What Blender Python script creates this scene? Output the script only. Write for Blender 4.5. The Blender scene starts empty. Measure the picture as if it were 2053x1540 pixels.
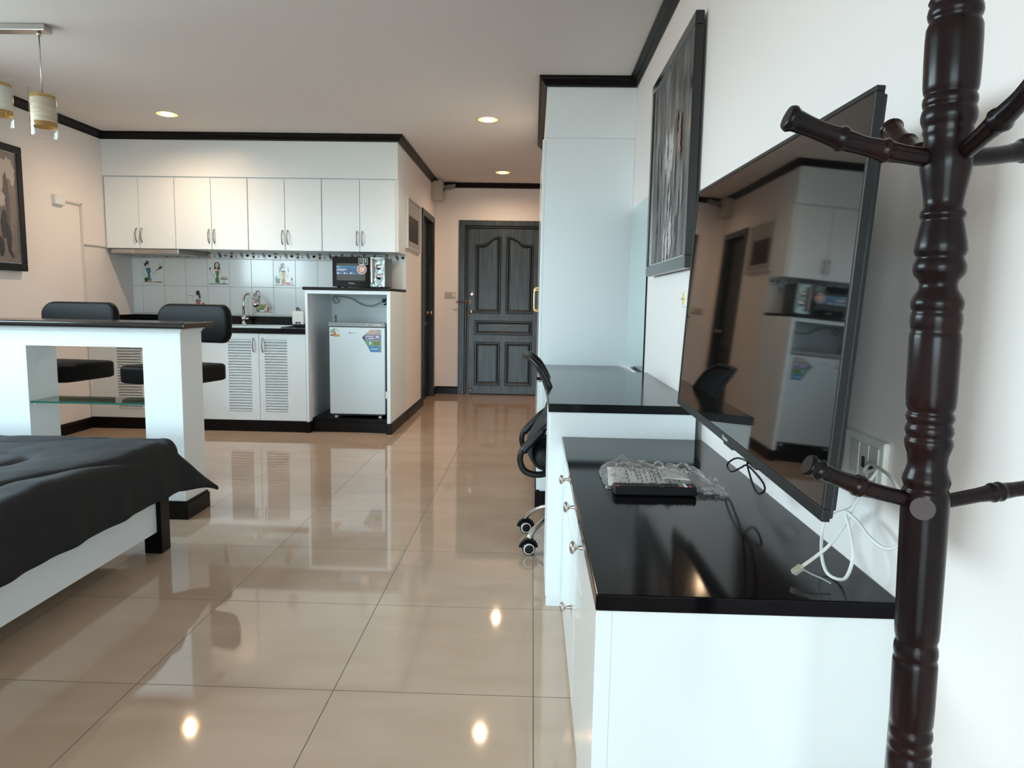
import bpy, bmesh, math, random
from mathutils import Vector, Matrix
from mathutils.geometry import delaunay_2d_cdt
random.seed(7)
C = bpy.context.scene
PI = math.pi

# ------------------------------------------------------------------ camera
def setup_camera():
    f, pitch, yaw, roll = 1407.07, .1159, -.0276, .0175
    cd = bpy.data.cameras.new('camera'); cam = bpy.data.objects.new('camera', cd)
    C.collection.objects.link(cam)
    fw = Vector((math.sin(yaw)*math.cos(pitch), math.cos(yaw)*math.cos(pitch), -math.sin(pitch)))
    rt = Vector((math.cos(yaw), -math.sin(yaw), 0)); up = rt.cross(fw)
    r2 = rt*math.cos(roll) + up*math.sin(roll); u2 = -rt*math.sin(roll) + up*math.cos(roll)
    M = Matrix.Identity(4)
    for i in range(3):
        M[i][0], M[i][1], M[i][2] = r2[i], u2[i], -fw[i]
    M.translation = (0, 0, 1.163)
    cam.matrix_world = M
    cd.sensor_fit = 'HORIZONTAL'; cd.sensor_width = 36; cd.lens = f/2053*36
    cd.clip_start = .02; cd.clip_end = 100
    C.camera = cam
setup_camera()

# ------------------------------------------------------------------ exposure, world, lights
C.view_settings.view_transform = 'Standard'
C.view_settings.look = 'None'
C.view_settings.exposure = 0.03
C.view_settings.gamma = 1
C.view_settings.use_curve_mapping = False
C.cycles.use_denoising = True
C.cycles.max_bounces = 14
C.cycles.diffuse_bounces = 7
C.cycles.glossy_bounces = 6
C.cycles.transparent_max_bounces = 16
C.cycles.caustics_reflective = False
C.cycles.caustics_refractive = False
C.cycles.sample_clamp_indirect = 6
SKY = 25.5
LAMP = 52.0

w = bpy.data.worlds.new('world'); C.world = w; w.use_nodes = True
nt = w.node_tree; nt.nodes.clear()
wo = nt.nodes.new('ShaderNodeOutputWorld'); bg = nt.nodes.new('ShaderNodeBackground')
tc = nt.nodes.new('ShaderNodeTexCoord'); sx = nt.nodes.new('ShaderNodeSeparateXYZ'); cr = nt.nodes.new('ShaderNodeValToRGB')
mr = nt.nodes.new('ShaderNodeMapRange'); mr.inputs[1].default_value = -1; mr.inputs[2].default_value = 1
nt.links.new(tc.outputs['Generated'], sx.inputs[0]); nt.links.new(sx.outputs[2], mr.inputs[0])
nt.links.new(mr.outputs[0], cr.inputs[0]); nt.links.new(cr.outputs[0], bg.inputs[0]); nt.links.new(bg.outputs[0], wo.inputs[0])
e = cr.color_ramp.elements
e[0].position = 0; e[0].color = (.2, .215, .21, 1)
e[1].position = 1; e[1].color = (.6, .78, .92, 1)
q = cr.color_ramp.elements.new(.47); q.color = (.25, .27, .265, 1)
q = cr.color_ramp.elements.new(.53); q.color = (.76, .92, 1, 1)
bg.inputs[1].default_value = SKY

def portal(name, loc, sx_, sy_, rot):
    l = bpy.data.lights.new(name, 'AREA'); l.shape = 'RECTANGLE'; l.size = sx_; l.size_y = sy_
    l.cycles.is_portal = True
    o = bpy.data.objects.new(name, l); o.location = loc; o.rotation_euler = rot; C.collection.objects.link(o)
YB = -4.4                                   # wall behind the camera with the balcony glazing
WX0, WX1, WZ1 = -3.0, -.3, 2.2
LY0_, LY1_, LZ0_, LZ1_ = 1.2, 4.1, 1.3, 2.4      # unseen left-wall window, added to brighten the right wall
portal('window_portal', ((WX0+WX1)/2, YB-.06, WZ1/2), WX1-WX0, WZ1, (PI/2, 0, 0))
portal('window_portal', (-3.87-.09, (LY0_+LY1_)/2, (LZ0_+LZ1_)/2), LZ1_-LZ0_, LY1_-LY0_, (0, -PI/2, 0))

# ------------------------------------------------------------------ materials
MATS = {}
def mat(name, col=(.8, .8, .8), rough=.5, metal=0., ior=1.5, coat=0., coat_r=.05, alpha=1., trans=0., emit=None, es=1., bump=None, spec=.5):
    if name in MATS: return MATS[name]
    m = bpy.data.materials.new(name); m.use_nodes = True
    b = m.node_tree.nodes['Principled BSDF']
    b.inputs['Base Color'].default_value = (*col, 1); b.inputs['Roughness'].default_value = rough
    b.inputs['Metallic'].default_value = metal; b.inputs['IOR'].default_value = ior
    b.inputs['Coat Weight'].default_value = coat; b.inputs['Coat Roughness'].default_value = coat_r
    b.inputs['Transmission Weight'].default_value = trans; b.inputs['Alpha'].default_value = alpha
    b.inputs['Specular IOR Level'].default_value = spec
    if emit: b.inputs['Emission Color'].default_value = (*emit, 1); b.inputs['Emission Strength'].default_value = es
    if bump:
        N = m.node_tree; n = N.nodes.new('ShaderNodeTexNoise'); n.inputs['Scale'].default_value = bump[0]; n.inputs['Detail'].default_value = 3
        t = N.nodes.new('ShaderNodeTexCoord'); N.links.new(t.outputs['Object'], n.inputs['Vector'])
        bp = N.nodes.new('ShaderNodeBump'); bp.inputs['Strength'].default_value = bump[1]; bp.inputs['Distance'].default_value = bump[2]
        N.links.new(n.outputs[0], bp.inputs['Height']); N.links.new(bp.outputs[0], b.inputs['Normal'])
    MATS[name] = m; return m
def nodes(m): return m.node_tree, m.node_tree.nodes['Principled BSDF']
def noise_color(m, scale, c0, c1, p0=.35, p1=.65, detail=4, stretch=(1, 1, 1), out='Base Color', dist=0.):
    N, b = nodes(m); t = N.nodes.new('ShaderNodeTexCoord'); mp = N.nodes.new('ShaderNodeMapping'); mp.inputs['Scale'].default_value = stretch
    n = N.nodes.new('ShaderNodeTexNoise'); n.inputs['Scale'].default_value = scale; n.inputs['Detail'].default_value = detail; n.inputs['Distortion'].default_value = dist
    r = N.nodes.new('ShaderNodeValToRGB'); r.color_ramp.elements[0].position = p0; r.color_ramp.elements[1].position = p1
    r.color_ramp.elements[0].color = (*c0, 1); r.color_ramp.elements[1].color = (*c1, 1)
    N.links.new(t.outputs['Object'], mp.inputs[0]); N.links.new(mp.outputs[0], n.inputs['Vector']); N.links.new(n.outputs[0], r.inputs[0])
    N.links.new(r.outputs[0], b.inputs[out]); return r

wall_m = mat('wall_paint', (.85, .79, .765), .55, bump=(220, .12, .002))
ceil_m = mat('ceiling_paint', (.74, .70, .69), .8, bump=(60, .05, .002))
white = mat('white_lacquer', (.80, .855, .88), .32, bump=(30, .03, .001))
white2 = mat('white_gloss', (.80, .85, .87), .16, coat=.3, bump=(18, .04, .001))
trim_m = mat('dark_trim', (.007, .0055, .0055), .33, bump=(40, .2, .002), spec=.14)
blk = mat('black_lacquer', (.004, .003, .004), .1, ior=1.45, spec=.13)
blk_desk = mat('black_desk_lacquer', (.010, .011, .012), .11, ior=1.45, spec=.14)
granite = mat('black_granite', (.007, .007, .008), .14, spec=.3)
dkwood = mat('rack_wood', (.009, .005, .006), .25, spec=.17)
noise_color(dkwood, 6, (.006, .004, .005), (.02, .006, .006), .4, .75, stretch=(3, 3, .5))
chrome = mat('chrome', (.75, .75, .76), .12, 1.)
steel = mat('brushed_steel', (.5, .49, .47), .3, 1.)
nickel = mat('nickel', (.55, .5, .45), .25, 1.)
gold = mat('brass', (.75, .55, .25), .25, 1.)
bronze = mat('bronze', (.1, .055, .035), .35, .8)
blackpl = mat('black_plastic', (.008, .008, .009), .4, spec=.25)
gloss_blk = mat('gloss_black', (.003, .003, .004), .06, ior=1.45, spec=.35)
greypl = mat('dark_grey_plastic', (.016, .018, .02), .45, spec=.3)
whitepl = mat('white_plastic', (.75, .76, .74), .35)
rubber = mat('rubber', (.02, .02, .02), .6)
leather = mat('black_leather', (.008, .0075, .0075), .5, bump=(300, .25, .001), spec=.08)
fabric = mat('black_comforter', (.0045, .0045, .0052), .85, bump=(90, .3, .002))
mattress_m = mat('mattress_fabric', (.5, .5, .5), .8)
meshm = mat('black_mesh', (.01, .01, .011), .7, bump=(500, .5, .001))
mirror = mat('mirror', (.8, .93, .9), .015, 1.)
screen = mat('tv_screen', (.002, .002, .002), .035, ior=1.9)
silver_door = mat('fridge_silver', (.62, .67, .69), .33, .15, coat=.2)
fridge_side = mat('fridge_grey', (.12, .13, .135), .4)
cream_pl = mat('aged_cream_plastic', (.5, .45, .37), .5)
pic_white = mat('silver_frame', (.7, .7, .7), .3, .3)
cable_w = mat('white_cable', (.75, .76, .73), .4)
cable_g = mat('grey_cable', (.32, .36, .34), .5)
def flat(name, col, rough=.5): return mat('c_'+name, col, rough)

def glass_mix(name, tint, gloss=.12, rough=.02, body=None, body_f=0.):
    m = bpy.data.materials.new(name); m.use_nodes = True; N = m.node_tree; N.nodes.clear()
    o = N.nodes.new('ShaderNodeOutputMaterial'); tr = N.nodes.new('ShaderNodeBsdfTransparent'); tr.inputs[0].default_value = (*tint, 1)
    gl = N.nodes.new('ShaderNodeBsdfGlossy'); gl.inputs['Roughness'].default_value = rough; mx = N.nodes.new('ShaderNodeMixShader')
    lw = N.nodes.new('ShaderNodeLayerWeight'); lw.inputs[0].default_value = .5
    pw = N.nodes.new('ShaderNodeMath'); pw.operation = 'POWER'; pw.inputs[1].default_value = 4.5; N.links.new(lw.outputs['Facing'], pw.inputs[0])
    ad = N.nodes.new('ShaderNodeMath'); ad.operation = 'ADD'; ad.inputs[1].default_value = gloss; ad.use_clamp = True
    N.links.new(pw.outputs[0], ad.inputs[0]); N.links.new(ad.outputs[0], mx.inputs[0])
    src = tr.outputs[0]
    if body:
        df = N.nodes.new('ShaderNodeBsdfDiffuse'); df.inputs[0].default_value = (*body, 1); m2 = N.nodes.new('ShaderNodeMixShader'); m2.inputs[0].default_value = body_f
        N.links.new(tr.outputs[0], m2.inputs[1]); N.links.new(df.outputs[0], m2.inputs[2]); src = m2.outputs[0]
    N.links.new(src, mx.inputs[1]); N.links.new(gl.outputs[0], mx.inputs[2]); N.links.new(mx.outputs[0], o.inputs[0])
    if 'bag' in name:
        t = N.nodes.new('ShaderNodeTexCoord'); n = N.nodes.new('ShaderNodeTexVoronoi'); n.inputs['Scale'].default_value = 45
        bp = N.nodes.new('ShaderNodeBump'); bp.inputs['Strength'].default_value = .9; bp.inputs['Distance'].default_value = .004
        N.links.new(t.outputs['Object'], n.inputs['Vector']); N.links.new(n.outputs[0], bp.inputs['Height']); N.links.new(bp.outputs[0], gl.inputs['Normal'])
    return m
clear_glass = glass_mix('clear_glass', (.97, .98, .97), .03)
shelf_glass = glass_mix('green_shelf_glass', (.72, .82, .76), .06)
shelf_edge = mat('green_glass_edge', (.02, .1, .07), .15)
window_glass = glass_mix('window_glass', (.93, .97, .97), .02)
bag_m = glass_mix('clear_bag', (.93, .93, .92), .08, .12, (.8, .78, .76), .12)

# floor tiles
floor_m = mat('polished_tile', (.5, .45, .4), .045, ior=1.62)
def make_floor():
    N, b = nodes(floor_m)
    t = N.nodes.new('ShaderNodeTexCoord'); s = N.nodes.new('ShaderNodeSeparateXYZ'); N.links.new(t.outputs['Object'], s.inputs[0])
    def math_(op, a, bb=None, c=None):
        n = N.nodes.new('ShaderNodeMath'); n.operation = op
        for i, v in enumerate((a, bb, c)):
            if v is None: continue
            if isinstance(v, (int, float)): n.inputs[i].default_value = v
            else: N.links.new(v, n.inputs[i])
        return n.outputs[0]
    masks = []
    cells = []
    for ax, off in ((0, .025), (1, 1.965)):
        u = math_('DIVIDE', math_('SUBTRACT', s.outputs[ax], off), .598)
        cells.append(math_('FLOOR', u))
        fr = math_('FRACT', u); d = math_('ABSOLUTE', math_('SUBTRACT', fr, .5))
        masks.append(math_('GREATER_THAN', d, .5-.0021))
    g = math_('MAXIMUM', masks[0], masks[1])
    n = N.nodes.new('ShaderNodeTexNoise'); n.inputs['Scale'].default_value = 2.2; n.inputs['Detail'].default_value = 5; n.inputs['Distortion'].default_value = .6
    mp = N.nodes.new('ShaderNodeMapping'); mp.inputs['Scale'].default_value = (1, 2.2, 1); N.links.new(t.outputs['Object'], mp.inputs[0]); N.links.new(mp.outputs[0], n.inputs['Vector'])
    r = N.nodes.new('ShaderNodeValToRGB'); r.color_ramp.elements[0].position = .3; r.color_ramp.elements[1].position = .7
    r.color_ramp.elements[0].color = (.465, .335, .245, 1); r.color_ramp.elements[1].color = (.525, .385, .288, 1)
    N.links.new(n.outputs[0], r.inputs[0])
    wn = N.nodes.new('ShaderNodeTexWhiteNoise'); wn.noise_dimensions = '2D'
    cv = N.nodes.new('ShaderNodeCombineXYZ'); N.links.new(cells[0], cv.inputs[0]); N.links.new(cells[1], cv.inputs[1]); N.links.new(cv.outputs[0], wn.inputs['Vector'])
    hv = N.nodes.new('ShaderNodeHueSaturation'); N.links.new(math_('MULTIPLY_ADD', wn.outputs[0], .07, .965), hv.inputs['Value']); N.links.new(r.outputs[0], hv.inputs['Color'])
    mx = N.nodes.new('ShaderNodeMix'); mx.data_type = 'RGBA'; N.links.new(g, mx.inputs[0]); N.links.new(hv.outputs[0], mx.inputs[6]); mx.inputs[7].default_value = (.045, .04, .036, 1)
    N.links.new(mx.outputs[2], b.inputs['Base Color'])
    N.links.new(math_('MULTIPLY_ADD', g, .5, .045), b.inputs['Roughness'])
make_floor()

# stained door wood
doorwood = mat('stained_door_wood', (.03, .04, .045), .38)
noise_color(doorwood, 5, (.006, .010, .012), (.042, .058, .066), .38, .72, detail=9, stretch=(11, 11, .6))
doorwood_h = mat('stained_door_wood_rails', (.03, .04, .045), .38)
noise_color(doorwood_h, 5, (.006, .010, .012), (.036, .05, .057), .36, .7, detail=8, stretch=(.9, 9, 9))
doordark = mat('door_moulding', (.003, .0045, .005), .35, spec=.35)

# painting materials
def painting_mat(name, c0, c1, c2, hi, scale, stretch, seed):
    m = mat(name, (.2, .2, .2), .4); N, b = nodes(m)
    t = N.nodes.new('ShaderNodeTexCoord'); mp = N.nodes.new('ShaderNodeMapping'); mp.inputs['Scale'].default_value = stretch; mp.inputs['Location'].default_value = (seed, seed*.7, seed*.3)
    N.links.new(t.outputs['Object'], mp.inputs[0])
    n = N.nodes.new('ShaderNodeTexNoise'); n.inputs['Scale'].default_value = scale; n.inputs['Detail'].default_value = 9; n.inputs['Distortion'].default_value = .5
    N.links.new(mp.outputs[0], n.inputs['Vector'])
    r = N.nodes.new('ShaderNodeValToRGB'); e = r.color_ramp.elements; e[0].position = .32; e[0].color = (*c0, 1); e[1].position = .72; e[1].color = (*hi, 1)
    x = e.new(.48); x.color = (*c1, 1); x = e.new(.6); x.color = (*c2, 1)
    N.links.new(n.outputs[0], r.inputs[0]); N.links.new(r.outputs[0], b.inputs['Base Color'])
    bp = N.nodes.new('ShaderNodeBump'); bp.inputs['Strength'].default_value = .5; bp.inputs['Distance'].default_value = .004
    N.links.new(n.outputs[0], bp.inputs['Height']); N.links.new(bp.outputs[0], b.inputs['Normal'])
    return m
paint_r = painting_mat('streaked_canvas', (.02, .02, .022), (.06, .057, .058), (.13, .12, .12), (.3, .27, .26), 3.2, (1, 5, 1.0), 3.1)
paint_l = painting_mat('brushed_canvas', (.09, .075, .065), (.2, .165, .145), (.26, .215, .19), (.34, .29, .26), 2.0, (1, 1.6, 1), 8.4)

# ------------------------------------------------------------------ mesh helpers
def wloc(o):
    v = Vector((0, 0, 0))
    while o: v += o.location; o = o.parent
    return v
class MB:
    def __init__(s): s.b = bmesh.new(); s.mi = 0
    def mark(s, i): s.mi = i; return s
    def _fin(s, faces, smooth=False):
        for f in faces: f.material_index = s.mi; f.smooth = smooth
    def box(s, x0, y0, z0, x1, y1, z1):
        if x0 > x1: x0, x1 = x1, x0
        if y0 > y1: y0, y1 = y1, y0
        if z0 > z1: z0, z1 = z1, z0
        v = [s.b.verts.new(p) for p in ((x0,y0,z0),(x1,y0,z0),(x1,y1,z0),(x0,y1,z0),(x0,y0,z1),(x1,y0,z1),(x1,y1,z1),(x0,y1,z1))]
        s._fin([s.b.faces.new([v[i] for i in q]) for q in ((0,3,2,1),(4,5,6,7),(0,1,5,4),(1,2,6,5),(2,3,7,6),(3,0,4,7))]); return s
    def quad(s, *ps):
        s._fin([s.b.faces.new([s.b.verts.new(p) for p in ps])]); return s
    def obox(s, c, ax, ay, az, hx, hy, hz):
        c = Vector(c); ax = Vector(ax).normalized()*hx; ay = Vector(ay).normalized()*hy; az = Vector(az).normalized()*hz
        v = [s.b.verts.new(c+ax*i+ay*j+az*k) for (i,j,k) in ((-1,-1,-1),(1,-1,-1),(1,1,-1),(-1,1,-1),(-1,-1,1),(1,-1,1),(1,1,1),(-1,1,1))]
        s._fin([s.b.faces.new([v[i] for i in q]) for q in ((0,3,2,1),(4,5,6,7),(0,1,5,4),(1,2,6,5),(2,3,7,6),(3,0,4,7))]); return s
    def prism(s, pts, n, smooth=False):
        """closed outline pts (3D, planar) pushed along vector n"""
        n = Vector(n); a = [s.b.verts.new(Vector(p)) for p in pts]; b_ = [s.b.verts.new(Vector(p)+n) for p in pts]
        fs = [s.b.faces.new(a), s.b.faces.new(list(reversed(b_)))]
        k = len(pts); sd = [s.b.faces.new([a[i], b_[i], b_[(i+1) % k], a[(i+1) % k]]) for i in range(k)]
        s._fin(fs); s._fin(sd, smooth); return s
    def lathe(s, prof, c=(0, 0, 0), ax=(0, 0, 1), seg=24, smooth=True, cap=True):
        c = Vector(c); ax = Vector(ax).normalized(); u = ax.orthogonal().normalized(); v = ax.cross(u)
        rings = []
        for r, h in prof:
            rings.append([s.b.verts.new(c+ax*h+(u*math.cos(2*PI*i/seg)+v*math.sin(2*PI*i/seg))*max(r, 1e-5)) for i in range(seg)])
        fs = []
        for a, b_ in zip(rings, rings[1:]):
            for i in range(seg): fs.append(s.b.faces.new([a[i], a[(i+1) % seg], b_[(i+1) % seg], b_[i]]))
        s._fin(fs, smooth)
        if cap: s._fin([s.b.faces.new(list(reversed(rings[0]))), s.b.faces.new(rings[-1])])
        return s
    def cyl(s, c, r, h, ax=(0, 0, 1), seg=24): return s.lathe([(r, 0), (r, h)], c, ax, seg)
    def tube(s, pts, r, seg=10, closed=False, cap=True, flat=1.):
        P_ = [Vector(p) for p in pts]; n = len(P_); rr = r if isinstance(r, (list, tuple)) else [r]*n
        rings = []; u = None
        for i, p in enumerate(P_):
            if closed: t = (P_[(i+1) % n]-P_[i-1]).normalized()
            else: t = (P_[min(i+1, n-1)]-P_[max(i-1, 0)]).normalized()
            if u is None: u = t.orthogonal().normalized() if abs(t.z) > .9 else Vector((0, 0, 1)).cross(t).normalized()
            u = (u - t*u.dot(t)).normalized(); v = t.cross(u)
            rings.append([s.b.verts.new(p+(u*math.cos(2*PI*k/seg)+v*math.sin(2*PI*k/seg)*flat)*rr[i]) for k in range(seg)])
        fs = []
        for i in range(n if closed else n-1):
            a, b_ = rings[i], rings[(i+1) % n]
            for k in range(seg): fs.append(s.b.faces.new([a[k], a[(k+1) % seg], b_[(k+1) % seg], b_[k]]))
        s._fin(fs, True)
        if cap and not closed: s._fin([s.b.faces.new(list(reversed(rings[0]))), s.b.faces.new(rings[-1])])
        return s
    def grid(s, fn, nu, nv, closed_u=False):
        V = [[s.b.verts.new(fn(i/(nu), j/(nv))) for j in range(nv+1)] for i in range(nu+(0 if closed_u else 1))]
        fs = []
        for i in range(nu):
            for j in range(nv):
                a = V[i]; b_ = V[(i+1) % len(V)]
                fs.append(s.b.faces.new([a[j], b_[j], b_[j+1], a[j+1]]))
        s._fin(fs, True); return s
    def build(s, name, mats, parent=None, bevel=0., seg=2, kind=None, local=False, solid=0., subsurf=0):
        if not isinstance(mats, (list, tuple)): mats = [mats]
        me = bpy.data.meshes.new(name); bmesh.ops.recalc_face_normals(s.b, faces=s.b.faces[:])
        if parent and not local: bmesh.ops.translate(s.b, verts=s.b.verts[:], vec=-wloc(parent))
        s.b.to_mesh(me); s.b.free()
        for m in mats: me.materials.append(m)
        o = bpy.data.objects.new(name, me); C.collection.objects.link(o)
        if parent: o.parent = parent
        if solid: md = o.modifiers.new('s', 'SOLIDIFY'); md.thickness = solid; md.offset = 0
        if subsurf: md = o.modifiers.new('ss', 'SUBSURF'); md.levels = subsurf; md.render_levels = subsurf
        if bevel:
            md = o.modifiers.new('b', 'BEVEL'); md.width = bevel; md.segments = seg; md.limit_method = 'ANGLE'; md.angle_limit = .7; md.harden_normals = False
        if kind: o['kind'] = kind
        return o
def box(*a): return MB().box(*a)
def thing(name, label, cat, loc=(0, 0, 0), rz=0, group=None):
    o = bpy.data.objects.new(name, None); C.collection.objects.link(o); o.location = loc; o.rotation_euler = (0, 0, rz)
    o.empty_display_size = .05; tag(o, label, cat, group); return o
def tag(o, label, cat, group=None):
    o['label'] = label; o['category'] = cat
    if group: o['group'] = group
    return o
def struct(mb, name, mats, **k): return mb.build(name, mats, kind='structure', **k)
def srgb(r, g, b):
    f = lambda c: (c/255/12.92) if c <= 10 else ((c/255+.055)/1.055)**2.4
    return (f(r), f(g), f(b))
def catmull(pts, n=8, closed=False):
    P_ = [Vector(p) for p in pts]; out = []; m = len(P_)
    for i in range(m if closed else m-1):
        if closed: a, b, c, d = P_[i-1], P_[i], P_[(i+1) % m], P_[(i+2) % m]
        else: a, b, c, d = P_[max(i-1, 0)], P_[i], P_[i+1], P_[min(i+2, m-1)]
        for k in range(n):
            t = k/n; out.append(.5*((2*b)+(c-a)*t+(2*a-5*b+4*c-d)*t*t+(3*b-a-3*c+d)*t**3))
    if not closed: out.append(P_[-1])
    return out

# ------------------------------------------------------------------ setting
XL, XR, YK, XH, YE, ZC = -3.87, .64, 6.75, -1.215, 8.78, 2.6
YU, YF = 6.33, 6.0            # face of wall units and bulkhead, face of base units
WY, WX = 4.70, .064           # wardrobe side, wardrobe carcass front
struct(box(XL-.2, YB-.2, -.1, XR+.2, YE+.2, 0), 'floor', floor_m)
LIGHTS = [(-2.936, 5.70), (-.388, 5.77), (-.367, 8.05)]
def ceiling():
    co = [(XL-.2, YB-.2), (XR+.2, YB-.2), (XR+.2, YE+.2), (XL-.2, YE+.2)]; fc = [[0, 1, 2, 3]]
    for cx, cy in LIGHTS:
        k = len(co); co += [(cx+.078*math.cos(2*PI*i/32), cy+.078*math.sin(2*PI*i/32)) for i in range(32)]; fc.append(list(range(k, k+32)))
    v, e_, f, ov, oe, of = delaunay_2d_cdt([Vector(c) for c in co], [], fc, 1, 1e-5)
    m = MB(); vs = [m.b.verts.new((p.x, p.y, ZC)) for p in v]
    for face, src in zip(f, of):
        if src == [0] or (len(src) == 1 and src[0] == 0): m.b.faces.new([vs[i] for i in face])
    m.box(XL-.2, YB-.2, ZC+.16, XR+.2, YE+.2, ZC+.26)
    struct(m, 'ceiling', ceil_m)
ceiling()
struct(box(XL-.15, YB-.15, 0, XL, LY0_, ZC+.2).box(XL-.15, LY1_, 0, XL, YE+.15, ZC+.2).box(XL-.15, LY0_, 0, XL, LY1_, LZ0_).box(XL-.15, LY0_, LZ1_, XL, LY1_, ZC+.2), 'wall_left', wall_m)
struct(box(XR, YB-.15, 0, XR+.15, YE+.15, ZC+.2), 'wall_right', wall_m)
DO0, DO1, DOZ = -.86, .13, 2.10   # entrance opening
struct(box(XH, YE, 0, DO0, YE+.15, ZC).box(DO1, YE, 0, XR, YE+.15, ZC).box(DO0, YE, DOZ, DO1, YE+.15, ZC), 'wall_entrance', wall_m)
BY0, BY1, BZ = 7.71, 8.52, 2.10   # bathroom opening
struct(box(XH-.12, YK, 0, XH, BY0, ZC).box(XH-.12, BY1, 0, XH, YE+.15, ZC).box(XH-.12, BY0, BZ, XH, BY1, ZC), 'wall_hallway', wall_m)
struct(box(XL, YK, 0, XH-.12, YK+.15, ZC), 'wall_kitchen', wall_m)
struct(box(XL, YB-.15, 0, WX0, YB, ZC).box(WX1, YB-.15, 0, XR, YB, ZC).box(WX0, YB-.15, WZ1, WX1, YB, ZC), 'wall_rear', wall_m)
struct(box(XL, YU, 2.225, XH, YK, ZC), 'wall_bulkhead', white, bevel=.002)
struct(box(WX, WY, 2.225, XR, 6.6, ZC), 'wall_closet_bulkhead', white, bevel=.002)

# glazing behind the camera
wf = MB()
for x in (WX0, WX0+(WX1-WX0)/4, (WX0+WX1)/2, WX1-(WX1-WX0)/4, WX1): wf.box(x-.025, YB-.09, 0, x+.025, YB-.03, WZ1)
wf.box(WX0, YB-.09, 0, WX1, YB-.03, .06).box(WX0, YB-.09, WZ1-.05, WX1, YB-.03, WZ1)
win = struct(wf, 'window_1', mat('alu_frame', (.6, .6, .6), .4, .5))
box(WX0, YB-.065, .06, WX1, YB-.06, WZ1-.05).build('pane', window_glass, win)['kind'] = 'structure'

wf = MB()  # frame of the added left window
for y in (LY0_+.025, (LY0_+LY1_)/2, LY1_-.025): wf.box(XL-.09, y-.025, LZ0_, XL-.03, y+.025, LZ1_)
wf.box(XL-.09, LY0_, LZ0_, XL-.03, LY1_, LZ0_+.05).box(XL-.09, LY0_, LZ1_-.05, XL-.03, LY1_, LZ1_)
win = struct(wf, 'added_window', mat('alu_frame'))
box(XL-.065, LY0_, LZ0_+.05, XL-.06, LY1_, LZ1_-.05).build('pane', window_glass, win)['kind'] = 'structure'

# crown moulding swept round the room
def sweep(path, prof, name, m, closed=True):
    n = len(path); rings = []; b = MB()
    for i in range(n):
        p = Vector(path[i]); a = Vector(path[i-1]) if (closed or i > 0) else None; c = Vector(path[(i+1) % n]) if (closed or i < n-1) else None
        d1 = (p-a).normalized() if a is not None else (c-p).normalized(); d2 = (c-p).normalized() if c is not None else d1
        n1 = Vector((d1.y, -d1.x)); n2 = Vector((d2.y, -d2.x)); nn = (n1+n2); nn = nn/(nn.length**2)*2
        rings.append([b.b.verts.new((p.x+nn.x*o, p.y+nn.y*o, z)) for o, z in prof])
    k = len(prof); fs = []
    for i in range(n if closed else n-1):
        A, B = rings[i], rings[(i+1) % n]
        for j in range(k): fs.append(b.b.faces.new([A[j], A[(j+1) % k], B[(j+1) % k], B[j]]))
    if not closed: fs += [b.b.faces.new(rings[0]), b.b.faces.new(rings[-1])]
    b._fin(fs); return struct(b, name, m)
# path runs clockwise seen from above, room on the right-hand side
path = [(XL, YB), (XL, YU), (XH, YU), (XH, YE), (XR, YE), (XR, 6.6), (WX, 6.6), (WX, WY), (XR, WY), (XR, YB)]
cp = [(-.002, 0), (.012, 0), (.014, .010), (.018, .014), (.03, .03), (.042, .040), (.044, .046), (.05, .048), (.05, .0595), (-.002, .0595)]
sweep(path, [(o, ZC-.06+z) for o, z in cp], 'trim_1', trim_m)
bp_ = [(-.002, .0), (.015, 0), (.015, .075), (.011, .083), (.011, .088), (.005, .095), (-.002, .095)]
sweep([(XL, 1.1), (XL, YF+.05)], bp_, 'baseboard_left', trim_m, False)
sweep([(XH, YK-.01), (XH, BY0-.06)], bp_, 'baseboard_hallway', trim_m, False)
sweep([(XH, BY1+.06), (XH, YE), (DO0-.07, YE)], bp_, 'baseboard_entrance', trim_m, False)

# entrance door
door = bpy.data.objects.new('door_1', None); C.collection.objects.link(door); door.location = ((DO0+DO1)/2, YE, 0); door['kind'] = 'structure'
fr = MB()
fr.box(DO0-.065, YE-.022, 0, DO0+.012, YE+.05, DOZ+.055).box(DO1-.012, YE-.022, 0, DO1+.065, YE+.05, DOZ+.055).box(DO0-.065, YE-.0225, DOZ-.012, DO1+.065, YE+.05, DOZ+.055)
fr.build('door_frame', doorwood, door, bevel=.006)
fr = MB().box(DO0+.012, YE-.012, 0, DO0+.035, YE+.06, DOZ-.012).box(DO1-.035, YE-.012, 0, DO1-.012, YE+.06, DOZ-.012).box(DO0+.012, YE-.012, DOZ-.04, DO1-.012, YE+.06, DOZ-.012)
fr.build('door_stop', doordark, door, bevel=.004)
LX0, LX1, LY = -.80, .07, YE-.005
box(LX0, LY, .01, LX1, LY+.045, 2.055).build('door_leaf', doorwood, door, bevel=.003)
def arch(x0, x1, z0, zl, zr):
    pts = [(x0, z0), (x1, z0), (x1, zr)]
    for i in range(1, 12):
        t = i/12; q_ = min(1, max(0, (t-.12)/.62)) if zr > zl else min(1, max(0, (t-.26)/.62)); s_ = q_*q_*(3-2*q_); pts.append((x1+(x0-x1)*t, zr+(zl-zr)*s_))
    pts.append((x0, zl)); return pts
AR = [(-.722, -.402, 1.02, 1.868, 1.965), (-.340, -.002, 1.02, 1.965, 1.868)]
def arch_in(k, d): x0, x1, z0, zl, zr = AR[k]; return arch(x0+d, x1-d, z0+d, zl-d, zr-d)
pan = [arch(*AR[0]), arch(*AR[1]),
       [(-.722, .752), (-.002, .752), (-.002, .932), (-.722, .932)],
       [(-.722, .115), (-.402, .115), (-.402, .665), (-.722, .665)], [(-.340, .115), (-.002, .115), (-.002, .665), (-.340, .665)]]
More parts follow.
